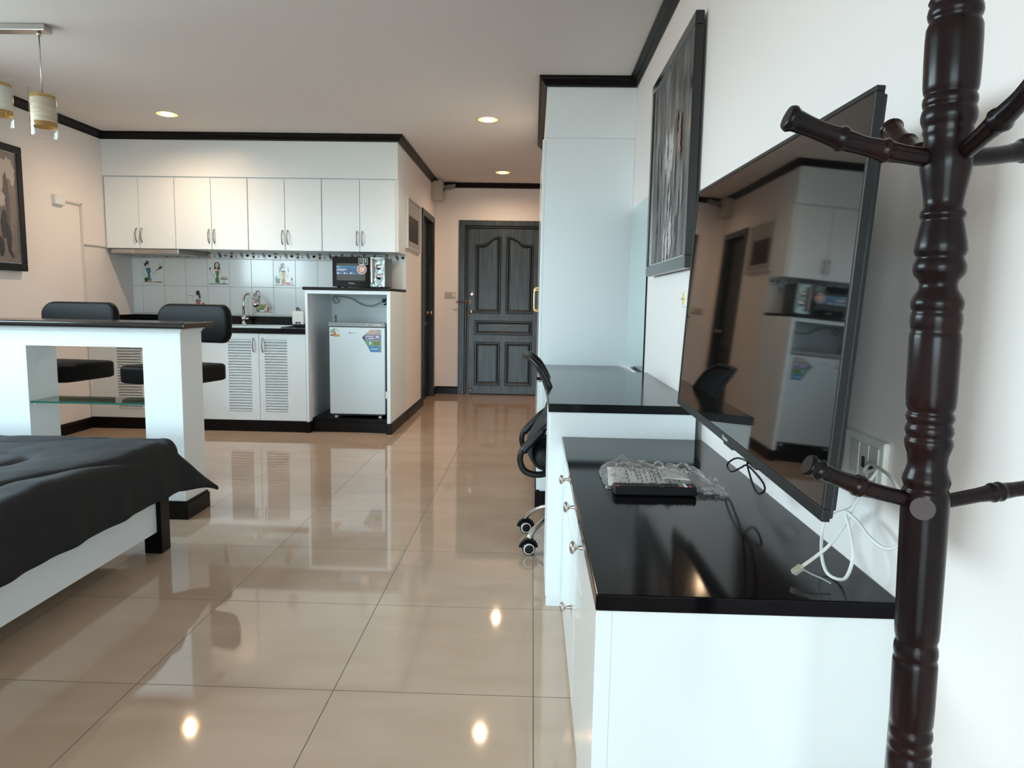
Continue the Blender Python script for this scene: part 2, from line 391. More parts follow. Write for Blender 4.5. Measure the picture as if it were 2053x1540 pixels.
def inset(pts, d):
    n = len(pts); out = []
    area = sum(pts[i][0]*pts[(i+1) % n][1]-pts[(i+1) % n][0]*pts[i][1] for i in range(n)); sg = 1 if area > 0 else -1
    for i in range(n):
        p = Vector(pts[i]); d1 = (p-Vector(pts[i-1])).normalized(); d2 = (Vector(pts[(i+1) % n])-p).normalized()
        n1 = Vector((-d1.y, d1.x))*sg; n2 = Vector((-d2.y, d2.x))*sg; nn = n1+n2; nn = nn/max(nn.length**2, .3)*2
        out.append(tuple(p+nn*d))
    return out
for k, pts in enumerate(pan):
    m = MB(); P0 = pts; steps = [(0, 0), (.008, -.014), (.022, -.014), (.034, -.002), (.04, .002)]
    rings = []
    for d, y in steps:
        ip = inset(P0, d) if k > 1 else arch_in(k, d); rings.append([m.b.verts.new((x, LY+y, z)) for x, z in ip])
    for ri, (a, b_) in enumerate(zip(rings, rings[1:])):
        n = len(a); fs = [m.b.faces.new([a[i], a[(i+1) % n], b_[(i+1) % n], b_[i]]) for i in range(n)]; m.mark(0); m._fin(fs)
    mo = m.build('panel_moulding', doordark, door)
    m = MB(); ip = inset(P0, .04) if k > 1 else arch_in(k, .04); jp = inset(P0, .05) if k > 1 else arch_in(k, .05)
    a = [m.b.verts.new((x, LY+.001, z)) for x, z in ip]; b_ = [m.b.verts.new((x, LY-.007, z)) for x, z in jp]; n = len(a)
    m._fin([m.b.faces.new([a[i], a[(i+1) % n], b_[(i+1) % n], b_[i]]) for i in range(n)]); m._fin([m.b.faces.new(b_)])
    m.build('door_panel', doorwood_h if k == 2 else doorwood, door)
o = MB().lathe([(.03, 0), (.034, .004), (.03, .014), (.02, .018), (.001, .018)], (-.765, LY, 1.255), (0, -1, 0)); o.mark(1).box(-.768, LY-.0195, 1.245, -.762, LY-.018, 1.265)
o.build('deadbolt', [chrome, blackpl], door)
MB().lathe([(.03, 0), (.03, .006), (.013, .01), (.012, .03), (.026, .042), (.028, .06), (.02, .072), (.001, .074)], (-.765, LY, 1.035), (0, -1, 0)).build('door_knob', nickel, door)
o = MB().box(-.80, LY-.014, 1.13, -.765, LY, 1.185).cyl((-.825, YE-.03, 1.158), .012, .03, (1, 0, 0)).tube([(-.81, YE-.035, 1.162), (-.94, YE-.045, 1.162), (-.955, YE-.045, 1.155), (-.94, YE-.045, 1.148), (-.81, YE-.035, 1.148)], .0045)
o.box(-.835, YE-.034, 1.14, -.815, YE-.02, 1.18); o.build('door_guard', bronze, door, bevel=.002)
MB().lathe([(.018, 0), (.018, .015), (.022, .03), (.001, .034)], (-.765, LY-.035, .03), (0, 0, 1), 16).box(-.775, LY-.04, .03, -.755, LY, .05).build('door_stopper', nickel, door)

struct(box(DO0-.2, YE+.16, -.05, DO1+.2, YE+.2, DOZ+.2), 'light_block_entrance', wall_m)  # unseen backing added behind the entrance door to stop sky light leaking
struct(box(XH-.20, BY0-.1, -.05, XH-.13, BY1+.1, BZ+.1), 'light_block_bathroom', wall_m)  # unseen board added behind the bathroom door to keep sky light out
# bathroom door in the hallway wall
d2 = bpy.data.objects.new('door_2', None); C.collection.objects.link(d2); d2.location = (XH, (BY0+BY1)/2, 0); d2['kind'] = 'structure'
fr = MB().box(XH-.12, BY0-.06, 0, XH+.018, BY0+.015, BZ+.055).box(XH-.12, BY1-.015, 0, XH+.018, BY1+.06, BZ+.055).box(XH-.12, BY0-.06, BZ-.015, XH+.0185, BY1+.06, BZ+.055)
fr.build('door_frame', doorwood, d2, bevel=.005)
m = MB().box(XH-.09, BY0+.015, .01, XH-.05, BY1-.015, BZ-.015)
m.build('door_leaf', mat('black_door', (.005, .006, .0065), .3, spec=.2), d2, bevel=.002)
m = MB()
for i in range(28): m.obox((XH-.046, (BY0+BY1)/2, .16+i*.026), (0, 1, 0), (.8, 0, .6), (-.6, 0, .8), .28, .009, .003)
for z0, z1 in ((.12, .14), (.89, .91)): m.box(XH-.05, BY0+.1, z0, XH-.035, BY1-.1, z1)
m.build('louvre_panel', mat('black_door', ()), d2)
MB().lathe([(.028, 0), (.028, .006), (.012, .01), (.012, .028), (.026, .038), (.026, .055), (.001, .06)], (XH-.05, BY1-.1, 1.02), (1, 0, 0)).build('door_knob', nickel, d2)

# ------------------------------------------------------------------ kitchen backsplash with printed tiles
TY = YK-.012
tile_m = mat('glazed_tile', (.8, .83, .83), .12)
groutm = mat('tile_grout', (.34, .34, .33), .7)
bs = thing('tile_backsplash', 'white glazed kitchen backsplash with printed cook tiles behind the sink', 'backsplash', (-2.5, YK, .98))
tx0 = -3.80+.0; TW = .2135
m = MB()
zs = [(.905+.085, 1.002), (1.002, 1.264), (1.264, 1.527)]
xs = [XL]; x = -3.775
while x < XH-.05: xs.append(x); x += TW
xs.append(XH)
for z0, z1 in zs:
    for a, b_ in zip(xs, xs[1:]): m.box(a+.0014, TY, z0+.0014, b_-.0014, YK-.001, z1-.0014)
m.mark(1).box(XL+.001, TY+.002, .98, XH-.001, YK-.001, 1.62)
m.build('wall_tiles', [tile_m, groutm], bs, bevel=.0015, seg=1)
# border strip: jar, whisk, cutlery and dish icons
PALETTE = {'black': (.012, .012, .014), 'brown': (.09, .035, .02), 'skin': (.62, .55, .5), 'blue': (.06, .2, .3), 'green': (.06, .2, .05), 'yellow': (.65, .45, .03),
           'orange': (.55, .14, .03), 'red': (.5, .06, .05), 'pink': (.6, .15, .15), 'ochre': (.42, .2, .05), 'grey': (.2, .22, .24), 'cream': (.7, .6, .42), 'white': (.75, .78, .78)}
PN = list(PALETTE); PM = [flat('print_'+k, PALETTE[k], .2) for k in PN]
def ell(cx, cy, rx, ry, a=0, n=14): return [(cx+rx*math.cos(2*PI*i/n)*math.cos(a)-ry*math.sin(2*PI*i/n)*math.sin(a), cy+rx*math.cos(2*PI*i/n)*math.sin(a)+ry*math.sin(2*PI*i/n)*math.cos(a)) for i in range(n)]
def stroke(pts, w_):
    out = []
    for (a, b_) in zip(pts, pts[1:]):
        a = Vector(a); b_ = Vector(b_); d = (b_-a).normalized(); n = Vector((-d.y, d.x))*w_/2; out.append([tuple(a+n), tuple(b_+n), tuple(b_-n), tuple(a-n)])
    return out
def decal(shapes, name, parent, x0, z0, sx, sz, y, mats=None, names=None, dy=.00025, flip=1):
    m = MB(); mats = mats or PM; names = names or PN
    for i, (c, pts) in enumerate(shapes):
        m.mark(names.index(c)); yy = y-.0003-.00004*min(i, 60)
        m.quad(*[(x0+px*sx, yy, z0+pz*sz) for px, pz in pts])
    return m.build(name, mats, parent)
b = MB()
for a, c in zip(xs, xs[1:]): b.box(a+.001, TY, 1.529, c-.001, YK-.001, 1.606)
bo = b.build('border_tiles', mat('border_tile', (.62, .65, .66), .15), bs)
sh = []
for x in xs[1:-1]+[xs[-2]-TW*9.9]:
    u = lambda pts: [(x+px*TW-0, 1.529+pz*.077) for px, pz in pts]
    sh += [('ochre', u([(.07, .08), (.17, .08), (.18, .5), (.06, .5)])), ('orange', u([(.08, .2), (.16, .2), (.16, .4), (.08, .4)])),
           ('black', u([(.05, .55), (.19, .55), (.2, .62), (.04, .62)])), ('green', u(ell(.12, .75, .07, .13))), ('green', u(ell(.09, .88, .03, .08))),
           ('grey', u([(.24, .6), (.44, .58), (.44, .55), (.24, .56)])), ('black', u(ell(.34, .3, .022, .15))), ('black', u([(.335, .1), (.345, .1), (.345, .5), (.335, .5)])),
           ('grey', u(ell(.53, .6, .02, .25))), ('black', u(ell(.58, .45, .03, .32))), ('black', u(ell(.64, .35, .028, .26))), ('grey', u([(.60, .3), (.61, .3), (.61, .95), (.60, .95)])),
           ('grey', u(ell(.85, .45, .085, .2))), ('black', u(ell(.85, .42, .06, .1))), ('cream', u(ell(.85, .5, .045, .07)))]
sh = [s_ for s_ in sh if all(XL < p[0] < XH for p in s_[1])]
decal(sh, 'border_print', bo, 0, 0, 1, 1, TY)
def cook(kind):
    S = []
    A = lambda c, p: S.append((c, p))
    if kind == 'pan':
        for s_ in stroke([(.08, .62), (.02, .42), (.2, .38)], .035)+stroke([(.4, .6), (.55, .42), (.72, .62)], .035): A('skin', s_)
        A('skin', [(.24, .7), (.28, .7), (.28, .85), (.24, .85)]); A('skin', ell(.29, .88, .07, .09)); A('black', ell(.22, .91, .07, .085)); A('black', ell(.13, .82, .055, .07)); A('white', [(.2, .93), (.22, .93), (.2, .99), (.18, .99)])
        A('blue', [(.14, .68), (.38, .7), (.4, .6), (.36, .42), (.4, .2), (.24, .18), (.24, .42), (.16, .6)]); A('green', ell(.16, .22, .11, .1)); A('black', ell(.17, .2, .06, .05)); A('grey', ell(.36, .2, .07, .06))
        A('black', ell(.9, .7, .11, .05, .4)); A('grey', ell(.89, .74, .08, .03, .4)); A('cream', ell(.86, .82, .03, .05)); A('white', ell(.92, .86, .02, .03)); A('black', [(.68, .6), (.82, .66), (.82, .63), (.69, .57)])
        A('ochre', [(0, .1), (1, .1), (1, .13), (0, .13)]); A('brown', ell(.82, .12, .16, .015))
    if kind == 'cake':
        for s_ in stroke([(.38, .55), (.25, .35), (.1, .62)], .035)+stroke([(.56, .6), (.64, .5), (.62, .75)], .03): A('skin', s_)
        A('skin', [(.42, .6), (.47, .6), (.47, .72), (.42, .72)]); A('brown', ell(.44, .83, .15, .15)); A('skin', ell(.44, .83, .085, .12)); A('brown', ell(.53, .72, .07, .08)); A('brown', ell(.33, .73, .05, .07)); A('red', ell(.43, .79, .02, .01))
        A('orange', [(.34, .62), (.56, .62), (.54, .52), (.36, .52)]); A('green', [(.36, .56), (.55, .56), (.5, .38), (.56, .12), (.34, .12), (.33, .28), (.4, .38)]); A('green', ell(.4, .24, .07, .07)); A('black', ell(.08, .7, .04, .045))
        A('grey', [(.6, .26), (.98, .26), (.98, .29), (.6, .29)]); A('brown', ell(.78, .32, .18, .035)); A('cream', ell(.72, .36, .1, .05)); A('cream', ell(.85, .35, .09, .05)); A('grey', [(.77, .1), (.79, .1), (.79, .26), (.77, .26)]); A('grey', ell(.78, .11, .08, .015))
        A('brown', [(0, .07), (1, .07), (1, .095), (0, .095)])
    if kind == 'pot':
        for s_ in stroke([(.36, .55), (.27, .4), (.26, .62)], .03)+stroke([(.6, .55), (.68, .35), (.7, .68)], .03): A('skin', s_)
        A('skin', [(.45, .62), (.49, .62), (.49, .75), (.45, .75)]); A('brown', ell(.42, .86, .1, .11)); A('brown', ell(.3, .74, .06, .07)); A('skin', ell(.49, .82, .065, .09)); A('black', ell(.43, .63, .14, .04)); A('grey', ell(.25, .63, .03, .06)); A('grey', ell(.7, .68, .03, .06)); A('grey', ell(.68, .78, .02, .05))
        A('yellow', [(.36, .6), (.57, .6), (.54, .4), (.58, .12), (.34, .12), (.37, .4)]); A('orange', [(.35, .12), (.52, .12), (.5, .3), (.36, .3)]); A('green', [(.05, .14), (.26, .14), (.28, .32), (.03, .32)]); A('green', [(.0, .32), (.3, .32), (.3, .35), (0, .35)]); A('green', ell(.1, .4, .06, .03, -.5))
        A('red', ell(.68, .15, .14, .04)); A('grey', [(.83, .12), (.93, .12), (.93, .3), (.9, .4), (.86, .4), (.83, .3)]); A('white', [(.845, .14), (.915, .14), (.915, .28), (.845, .28)]); A('brown', [(0, .07), (1, .07), (1, .095), (0, .095)])
    if kind == 'taste':
        for s_ in stroke([(.38, .3), (.3, .5), (.2, .72)], .03)+stroke([(.68, .38), (.72, .2), (.6, .1)], .03): A('skin', s_)
        A('grey', [(.02, .7), (.36, .68), (.36, .7), (.02, .72)]); A('skin', [(.5, .5), (.55, .5), (.55, .65), (.5, .65)]); A('skin', ell(.47, .77, .08, .1)); A('black', ell(.54, .82, .1, .1)); A('black', ell(.63, .68, .07, .085)); A('white', ell(.66, .69, .025, .03))
        A('red', ell(.84, .3, .07, .15, .4)); A('grey', [(.42, .56), (.66, .56), (.68, .46), (.4, .46)]); A('pink', [(.42, .47), (.66, .47), (.64, .3), (.7, .05), (.38, .05), (.44, .3)]); A('brown', [(0, .02), (1, .02), (1, .04), (0, .04)])
    if kind == 'bake':
        A('skin', [(.2, .58), (.25, .58), (.25, .7), (.2, .7)]); A('black', ell(.24, .85, .12, .11)); A('black', ell(.09, .78, .065, .075)); A('white', ell(.09, .78, .025, .03)); A('skin', ell(.26, .79, .08, .11)); A('black', ell(.33, .68, .04, .06))
        A('green', [(.1, .6), (.34, .6), (.34, .56), (.1, .56)]); A('orange', [(.12, .56), (.33, .56), (.34, .4), (.38, .3), (.14, .3)]); A('red', [(.18, .5), (.3, .5), (.3, .34), (.18, .34)])
        A('grey', [(.1, .2), (.5, .2), (.7, .38), (.26, .4)]); A('green', [(.12, .18), (.5, .17), (.66, .3), (.3, .3)])
        for i in range(4):
            for j in range(2): A('yellow', ell(.22+i*.12+j*.06, .24+j*.09+i*.02, .045, .03))
        A('black', ell(.24, .13, .1, .035)); A('ochre', ell(.62, .13, .08, .05)); A('cream', ell(.6, .16, .06, .04)); A('red', [(.7, .1), (.8, .1), (.8, .26), (.7, .26)]); A('ochre', [(.69, .26), (.81, .26), (.81, .29), (.69, .29)]); A('cream', ell(.9, .12, .06, .04)); A('black', [(.83, .17), (.95, .27), (.94, .29), (.82, .19)])
        A('ochre', [(0, .06), (1, .06), (1, .08), (0, .08)])
    return S
tileat = lambda i: -3.775+TW*i
for kind, i, row in (('pan', 0+0, 1), ('cake', 3, 1), ('pot', 6, 1), ('taste', 2, 0), ('bake', 5, 0)):
    p = decal(cook(kind), 'tile_print', bs, tileat(i)+.012, (1.264 if row else 1.002)+.006, TW-.024, .235, TY)
    p['label'] = {'pan': 'printed cook in a blue dress holding a frying pan', 'cake': 'printed cook in a green dress beside a cake stand', 'pot': 'printed cook in a yellow apron beside a green pot',
                  'taste': 'printed cook in a pink dress tasting from a spoon', 'bake': 'printed cook holding a green tray of baked buns'}[kind]

# ------------------------------------------------------------------ kitchen cabinets
handle_m = mat('handle_steel', (.26, .24, .22), .3, 1.)
def arc_handle(x, y, z, h, n, parent, m=handle_m, r=.0045, out=.028, side=(0, 0, 1)):
    n = Vector(n); s_ = Vector(side); c = Vector((x, y, z)); pts = []
    for i in range(13):
        t = -1+2*i/12; pts.append(c+s_*(t*h/2)+n*(out*(1-t*t)**.6 if abs(t) < 1 else 0))
    return MB().tube(pts, r, 8).build('handle', m, parent)
ub = [-3.87+.012, -3.553, -3.222, -2.893, -2.560, -2.228, -1.894, -1.556, XH-.018]
names = ['white wall cabinet above the cooker hood, beside the left wall', 'white wall cabinet with warm lamp glow, second from the left wall', 'white wall cabinet above the sink, third from the left wall', 'white wall cabinet above the microwave, at the hallway end']
for k in range(4):
    x0, x1, x2 = ub[2*k], ub[2*k+1], ub[2*k+2]
    t = thing('wall_cabinet', names[k], 'cabinet', ((x0+x2)/2, YK, 1.59), group='white wall cabinets')
    xa = XL+.001 if k == 0 else x0-.003; xb = XH if k == 3 else x2-.004
    box(xa, YU+.02, 1.59, xb, YK-.014, 2.224).build('body', white, t, bevel=.001)
    for a, b_, hx in ((x0, x1, x1-.024), (x1, x2, x1+.024)):
        a2, b2 = a+.0015, b_-.0025-(.003 if b_ == x2 else 0)
        dr = box(a2, YU-.002, 1.588, b2, YU+.018, 2.215).build('door', white, t, bevel=.003)
        arc_handle(hx, YU-.002, 1.705, .125, (0, -1, 0), dr)
# slim cooker hood
t = thing('cooker_hood', 'slim stainless steel cooker hood under the leftmost wall cabinet', 'cooker hood', (-3.55, YK, 1.54))
m = MB().prism([(-3.84, YU+.03, 1.588), (-3.22, YU+.03, 1.588), (-3.12, YK-.02, 1.588), (-3.84, YK-.02, 1.588)], (0, 0, -.045))
m.build('hood_body', mat('hood_steel', (.42, .38, .34), .28, .9), t, bevel=.004)
m = MB().box(-3.83, YU+.022, 1.549, -3.62, YU+.031, 1.58); m.build('control_panel', steel, t, bevel=.001)

# base units
def louvre_door(x0, x1, lx0, lx1, hx, t):
    y = YF; z0, z1 = .10, .858; l0, l1 = .175, .805
    dr = MB().box(x0, y, z0, lx0, y+.02, z1).box(lx1, y, z0, x1, y+.02, z1).box(lx0, y, z0, lx1, y+.02, l0).box(lx0, y, l1, lx1, y+.02, z1).build('door', white, t)
    s_ = MB(); n = 26
    for i in range(n):
        zc = l0+(l1-l0)*(i+.5)/n; s_.obox(((lx0+lx1)/2, y+.008, zc), (1, 0, 0), (0, .8, .6), (0, -.6, .8), (lx1-lx0)/2, .011, .004)
    s_.build('louvre', white, dr)
    arc_handle(hx, y, .757, .12, (0, -1, 0), dr)
def base_unit(x0, x1, xm, lv, label):
    t = thing('base_cabinet', label, 'cabinet', ((x0+x1)/2, YF+.3, 0), group='white louvred base cabinets')
    box(x0, YF+.022, .095, x0+.018, YK-.015, .858).box(x1-.018, YF+.022, .095, x1, YK-.015, .858).box(x0+.018, YF+.022, .095, x1-.018, YK-.015, .113).box(x0+.018, YK-.03, .113, x1-.018, YK-.015, .74).box(x0+.018, YF+.022, .83, x1-.018, YF+.04, .858).build('body', white, t)
    box(x0, YF-.004, 0, x1, YF+.1, .095).build('plinth', trim_m, t)
    louvre_door(x0+.004, xm-.002, lv[0], lv[1], xm-.045, t); louvre_door(xm+.002, x1-.004, lv[2], lv[3], xm+.035, t)
base_unit(XL+.002, -2.874, -3.345, (-3.615, -3.405, -3.29, -3.08), 'white louvred base cabinet seen through the breakfast counter')
base_unit(-2.870, -1.952, -2.362, (-2.632, -2.430, -2.312, -2.115), 'white louvred base cabinet under the sink')
# worktop with sink cut-out
SX0, SX1, SY0, SY1 = -2.86, -2.22, 6.10, 6.52
t = thing('kitchen_worktop', 'black stone kitchen worktop with a low black upstand', 'worktop', (-2.9, YF+.3, .86))
m = MB().box(XL+.001, YF-.02, .860, SX0, YK-.013, .905).box(SX1, YF-.02, .860, -1.951, YK-.013, .905).box(SX0, YF-.02, .860, SX1, SY0, .905).box(SX0, SY1, .860, SX1, YK-.013, .905)
m.build('slab', granite, t)
box(XL+.001, YK-.03, .905, -1.951, YK-.013, .985).box(XL+.001, YF+.0, .905, XL+.018, YK-.03, .985).build('upstand', granite, t, bevel=.002)
t = thing('kitchen_sink', 'stainless steel drop-in sink in the black worktop', 'sink', ((SX0+SX1)/2, (SY0+SY1)/2, .905))
m = MB()
m.box(SX0-.03, SY0-.03, .905, SX1+.03, SY0, .913).box(SX0-.03, SY1, .905, SX1+.03, SY1+.03, .913).box(SX0-.03, SY0, .905, SX0, SY1, .913).box(SX1, SY0, .905, SX1+.03, SY1, .913)
m.box(SX0+.001, SY0+.001, .76, SX1-.001, SY0+.003, .905).box(SX0+.001, SY1-.003, .76, SX1-.001, SY1-.001, .905).box(SX0+.001, SY0, .76, SX0+.003, SY1, .905).box(SX1-.003, SY0, .76, SX1-.001, SY1, .905).box(SX0+.001, SY0, .755, SX1-.001, SY1, .76)
m.build('basin', steel, t, bevel=.0015)
MB().lathe([(.03, .760), (.028, .763), (.001, .763)], ((SX0+SX1)/2, (SY0+SY1)/2, 0)).build('drain', chrome, t)
fx, fy = -2.735, 6.60
t = thing('kitchen_faucet', 'tall chrome gooseneck faucet with spray head behind the sink', 'faucet', (fx, fy, .905))
MB().lathe([(.024, 0), (.026, .006), (.02, .012), (.017, .04), (.024, .055), (.024, .07), (.015, .085), (.012, .1)], (fx, fy, .905)).build('base', chrome, t)
pts = [(fx, fy, 1.0), (fx, fy, 1.1)]
for i in range(13):
    a = PI*i/12*.86; pts.append((fx+.058*(1-math.cos(a)), fy-.02*(1-math.cos(a)), 1.125+.075*math.sin(a)))
MB().tube(pts, .0105, 12).build('spout', chrome, t)
ex = Vector(pts[-1]); dr = (Vector(pts[-1])-Vector(pts[-2])).normalized()
MB().lathe([(.012, -.004), (.018, .01), (.019, .03), (.028, .055), (.03, .075), (.026, .078)], ex, dr).mark(1).lathe([(.025, .0782), (.02, .081), (.001, .081)], ex, dr).build('spray_head', [chrome, blackpl], t)
MB().cyl((fx+.015, fy, .965), .011, .035, (1, 0, 0), 14).tube([(fx+.048, fy, .97), (fx+.05, fy-.01, 1.0), (fx+.046, fy-.02, 1.03)], [.008, .006, .004]).build('lever', chrome, t)
# toaster seen end-on
t = thing('toaster', 'small white toaster on the worktop beside the fridge housing', 'toaster', (-2.13, 6.47, .905))
box(-2.20, 6.38, .925, -2.088, 6.60, 1.05).build('body', whitepl, t, bevel=.012, seg=3)
m = MB().box(-2.195, 6.385, .906, -2.093, 6.595, .925).box(-2.17, 6.365, .915, -2.118, 6.385, .93); m.build('base', blackpl, t, bevel=.003)
MB().cyl((-2.157, 6.38, .945), .008, .01, (0, -1, 0), 12).cyl((-2.131, 6.38, .945), .008, .01, (0, -1, 0), 12).build('dial', greypl, t)
box(-2.165, 6.40, 1.0495, -2.158, 6.58, 1.052).box(-2.130, 6.40, 1.0495, -2.123, 6.58, 1.052).build('slot', blackpl, t)
MB().tube(catmull([(-2.185, 6.50, 1.05), (-2.19, 6.49, 1.07), (-2.175, 6.48, 1.078), (-2.16, 6.48, 1.06), (-2.155, 6.47, 1.052)], 5), .005).build('bread_clip', blackpl, t)

# fridge housing
FX0, FX1, FYF, FZ = -1.948, XH, 5.985, 1.238
t = thing('fridge_housing', 'open white cabinet housing the small fridge, black slab on top', 'cabinet', ((FX0+FX1)/2, 6.35, 0))
box(FX0, FYF, .095, FX0+.022, YK-.014, FZ).build('side_panel', white, t, bevel=.001)
box(FX1-.03, FYF, .095, FX1, YK, FZ).build('side_panel', white, t, bevel=.001)
box(FX0+.022, FYF, FZ-.03, FX1-.03, YK-.014, FZ).build('top_rail', white, t)
box(FX0+.022, YK-.035, .12, FX1-.03, YK-.014, FZ-.03).build('back_panel', white, t)
box(FX0-.018, FYF-.015, FZ, FX1+.002, YK-.014, FZ+.026).build('top_slab', granite, t, bevel=.006, seg=3)
m = MB().box(FX0+.022, FYF+.085, 0, FX1-.03, YK-.02, .12).box(FX0+.03, FYF+.065, 0, FX1-.035, FYF+.085, .085)
m.box(FX0-.01, FYF-.012, 0, FX0+.03, YF-.006, .095).box(FX0+.001, YF-.006, 0, FX0+.03, FYF+.085, .095).box(FX1-.036, FYF-.012, 0, FX1+.012, YK, .095)
m.build('plinth', trim_m, t, bevel=.004)
box(FX1-.042, FYF-.004, .315, FX1-.026, FYF+.02, .375).build('hinge', whitepl, t, bevel=.003)
t = thing('power_lead', 'loose grey power lead strung across the fridge housing', 'cable', (-1.6, 6.66, 1.1))
MB().tube(catmull([(-1.885, 6.69, 1.20), (-1.90, 6.66, 1.16), (-1.865, 6.64, 1.125), (-1.84, 6.64, 1.15), (-1.87, 6.65, 1.185), (-1.82, 6.66, 1.19), (-1.72, 6.66, 1.17), (-1.62, 6.62, 1.12), (-1.53, 6.6, 1.105), (-1.45, 6.6, 1.13), (-1.40, 6.62, 1.165)], 6), .0055).build('lead', cable_g, t)
MB().tube(catmull([(-1.41, 6.62, 1.155), (-1.375, 6.62, 1.18), (-1.37, 6.6, 1.235), (-1.372, 6.62, 1.14), (-1.40, 6.6, 1.12)], 5), .007).box(-1.415, 6.60, 1.14, -1.385, 6.635, 1.175).build('plug', blackpl, t, bevel=.002)
# fridge
t = thing('mini_fridge', 'small silver fridge with energy label and colour sticker inside the white housing', 'refrigerator', (-1.53, 6.36, .12))
RX0, RX1, RY = -1.776, -1.286, 6.10
box(RX0+.008, RY+.04, .145, RX1-.004, 6.58, .945).build('body', fridge_side, t, bevel=.006)
dr = box(RX0, RY, .155, RX1, RY+.038, .922).build('door', silver_door, t, bevel=.006, seg=3)
box(RX0-.006, RY-.003, .926, RX1+.003, RY+.05, .966).build('top_trim', mat('fridge_trim', (.22, .23, .235), .35, .4), t, bevel=.004)
for x in (RX0+.05, RX1-.05):
    for y in (RY+.03, 6.53): MB().lathe([(.016, .1202), (.016, .135), (.008, .137), (.008, .156)], (x, y, 0), seg=14).build('foot', whitepl, t)
box(RX0+.02, RY+.0, .145, RX1-.02, RY+.03, .156).build('toe_strip', greypl, t)
box(RX1-.17, RY-.006, .936, RX1-.145, RY-.003, .96).build('badge', chrome, t, bevel=.001)
box(RX1-.1, RY-.006, .936, RX1-.03, RY-.003, .955).build('hinge_cover', chrome, t, bevel=.001)
FN = ['peach', 'purple', 'green', 'blue', 'grey', 'white', 'olive', 'red', 'gold', 'ink']
FM = [flat('lb_'+n, c, .3) for n, c in zip(FN, [(.5, .38, .3), (.24, .2, .32), (.16, .3, .2), (.05, .22, .42), (.2, .23, .26), (.75, .8, .8), (.16, .2, .03), (.5, .06, .02), (.6, .28, .02), (.02, .02, .03)])]
hx = [(-1.413, .912), (-1.318, .912), (-1.318, .708), (-1.413, .708), (-1.487, .834)]
S = [('peach', [(-1.413, .905), (-1.318, .905), (-1.318, .862), (-1.462, .862)]), ('purple', [(-1.462, .862), (-1.318, .862), (-1.318, .812), (-1.472, .812), (-1.487, .834)]),
     ('green', [(-1.472, .812), (-1.318, .812), (-1.318, .760), (-1.44, .760)]), ('blue', [(-1.44, .760), (-1.318, .760), (-1.318, .708), (-1.412, .708)]), ('ink', [(-1.487, .834), (-1.466, .855), (-1.462, .80)]),
     ('grey', [(-1.352, .903), (-1.33, .903), (-1.33, .872), (-1.352, .872)]), ('white', ell(-1.341, .888, .006, .006)), ('white', [(-1.45, .848), (-1.385, .848), (-1.385, .843), (-1.45, .843)]), ('white', [(-1.43, .830), (-1.385, .830), (-1.385, .824), (-1.43, .824)]),
     ('white', [(-1.365, .848), (-1.34, .848), (-1.34, .836), (-1.365, .836)]), ('white', ell(-1.415, .787, .009, .012)), ('green', ell(-1.415, .787, .004, .006)), ('olive', [(-1.385, .80), (-1.33, .80), (-1.33, .768), (-1.385, .768)]),
     ('white', [(-1.41, .738), (-1.35, .738), (-1.35, .733), (-1.41, .733)]), ('grey', [(-1.34, .758), (-1.318, .758), (-1.318, .708), (-1.34, .708)])]
decal(S, 'colour_sticker', dr, 0, 0, 1, 1, RY, FM, FN, .0001)
S = []
cx, cz = -1.727, .868
for i in range(10):
    a0, a1 = PI*i/10, PI*(i+1)/10
    S.append(('olive' if i > 1 else 'gold', [(cx+.041*math.cos(a0), cz+.041*math.sin(a0)), (cx+.041*math.cos(a1), cz+.041*math.sin(a1)), (cx+.037*math.cos(a1), cz+.037*math.sin(a1)), (cx+.037*math.cos(a0), cz+.037*math.sin(a0))]))
    if i > 4: S.append(('olive', [(cx+.034*math.cos(a0), cz+.034*math.sin(a0)), (cx+.034*math.cos(a1), cz+.034*math.sin(a1)), (cx+.016*math.cos(a1), cz+.016*math.sin(a1)), (cx+.016*math.cos(a0), cz+.016*math.sin(a0))]))
S += [('white', ell(cx-.014, cz+.02, .004, .006)), ('white', ell(cx-.022, cz+.006, .004, .006)), ('ink', [(cx-.04, cz-.012), (cx-.012, cz-.012), (cx-.012, cz-.022), (cx-.04, cz-.022)]), ('gold', [(cx-.012, cz-.01), (cx+.041, cz-.01), (cx+.041, cz-.03), (cx-.012, cz-.03)]), ('red', ell(cx, cz, .013, .014))]
decal(S, 'energy_label', dr, 0, 0, 1, 1, RY, FM, FN, .0001)
def text(s_, size, loc, rot, m, parent, name, ext=.0006):
    cu = bpy.data.curves.new(name, 'FONT'); cu.body = s_; cu.size = size; cu.extrude = ext; cu.align_x = 'CENTER'; cu.align_y = 'CENTER'
    tmp = bpy.data.objects.new(name+'_tmp', cu); me = bpy.data.meshes.new_from_object(tmp); bpy.data.objects.remove(tmp); bpy.data.curves.remove(cu)
    me.name = name; me.materials.clear(); me.materials.append(m)
    o = bpy.data.objects.new(name, me); C.collection.objects.link(o); o.rotation_euler = rot
    o.location = Vector(loc)-wloc(parent); o.parent = parent; return o
inkm = flat('ink', (.02, .02, .03))
text('5', .022, (cx, RY-.0012, cz), (PI/2, 0, 0), flat('w', (.8, .8, .8)), dr, 'label_digit', .0002)
MB().tube([(-1.598, RY-.001, .868), (-1.598, RY-.001, .879)], .0011).tube(catmull([(-1.598, RY-.001, .879), (-1.591, RY-.001, .877), (-1.597, RY-.001, .873), (-1.589, RY-.001, .868), (-1.583, RY-.001, .874), (-1.578, RY-.001, .868), (-1.57, RY-.001, .873)], 4), .0011).tube([(-1.57, RY-.001, .873), (-1.54, RY-.001, .873), (-1.539, RY-.001, .864)], .0011).build('logo', inkm, dr)
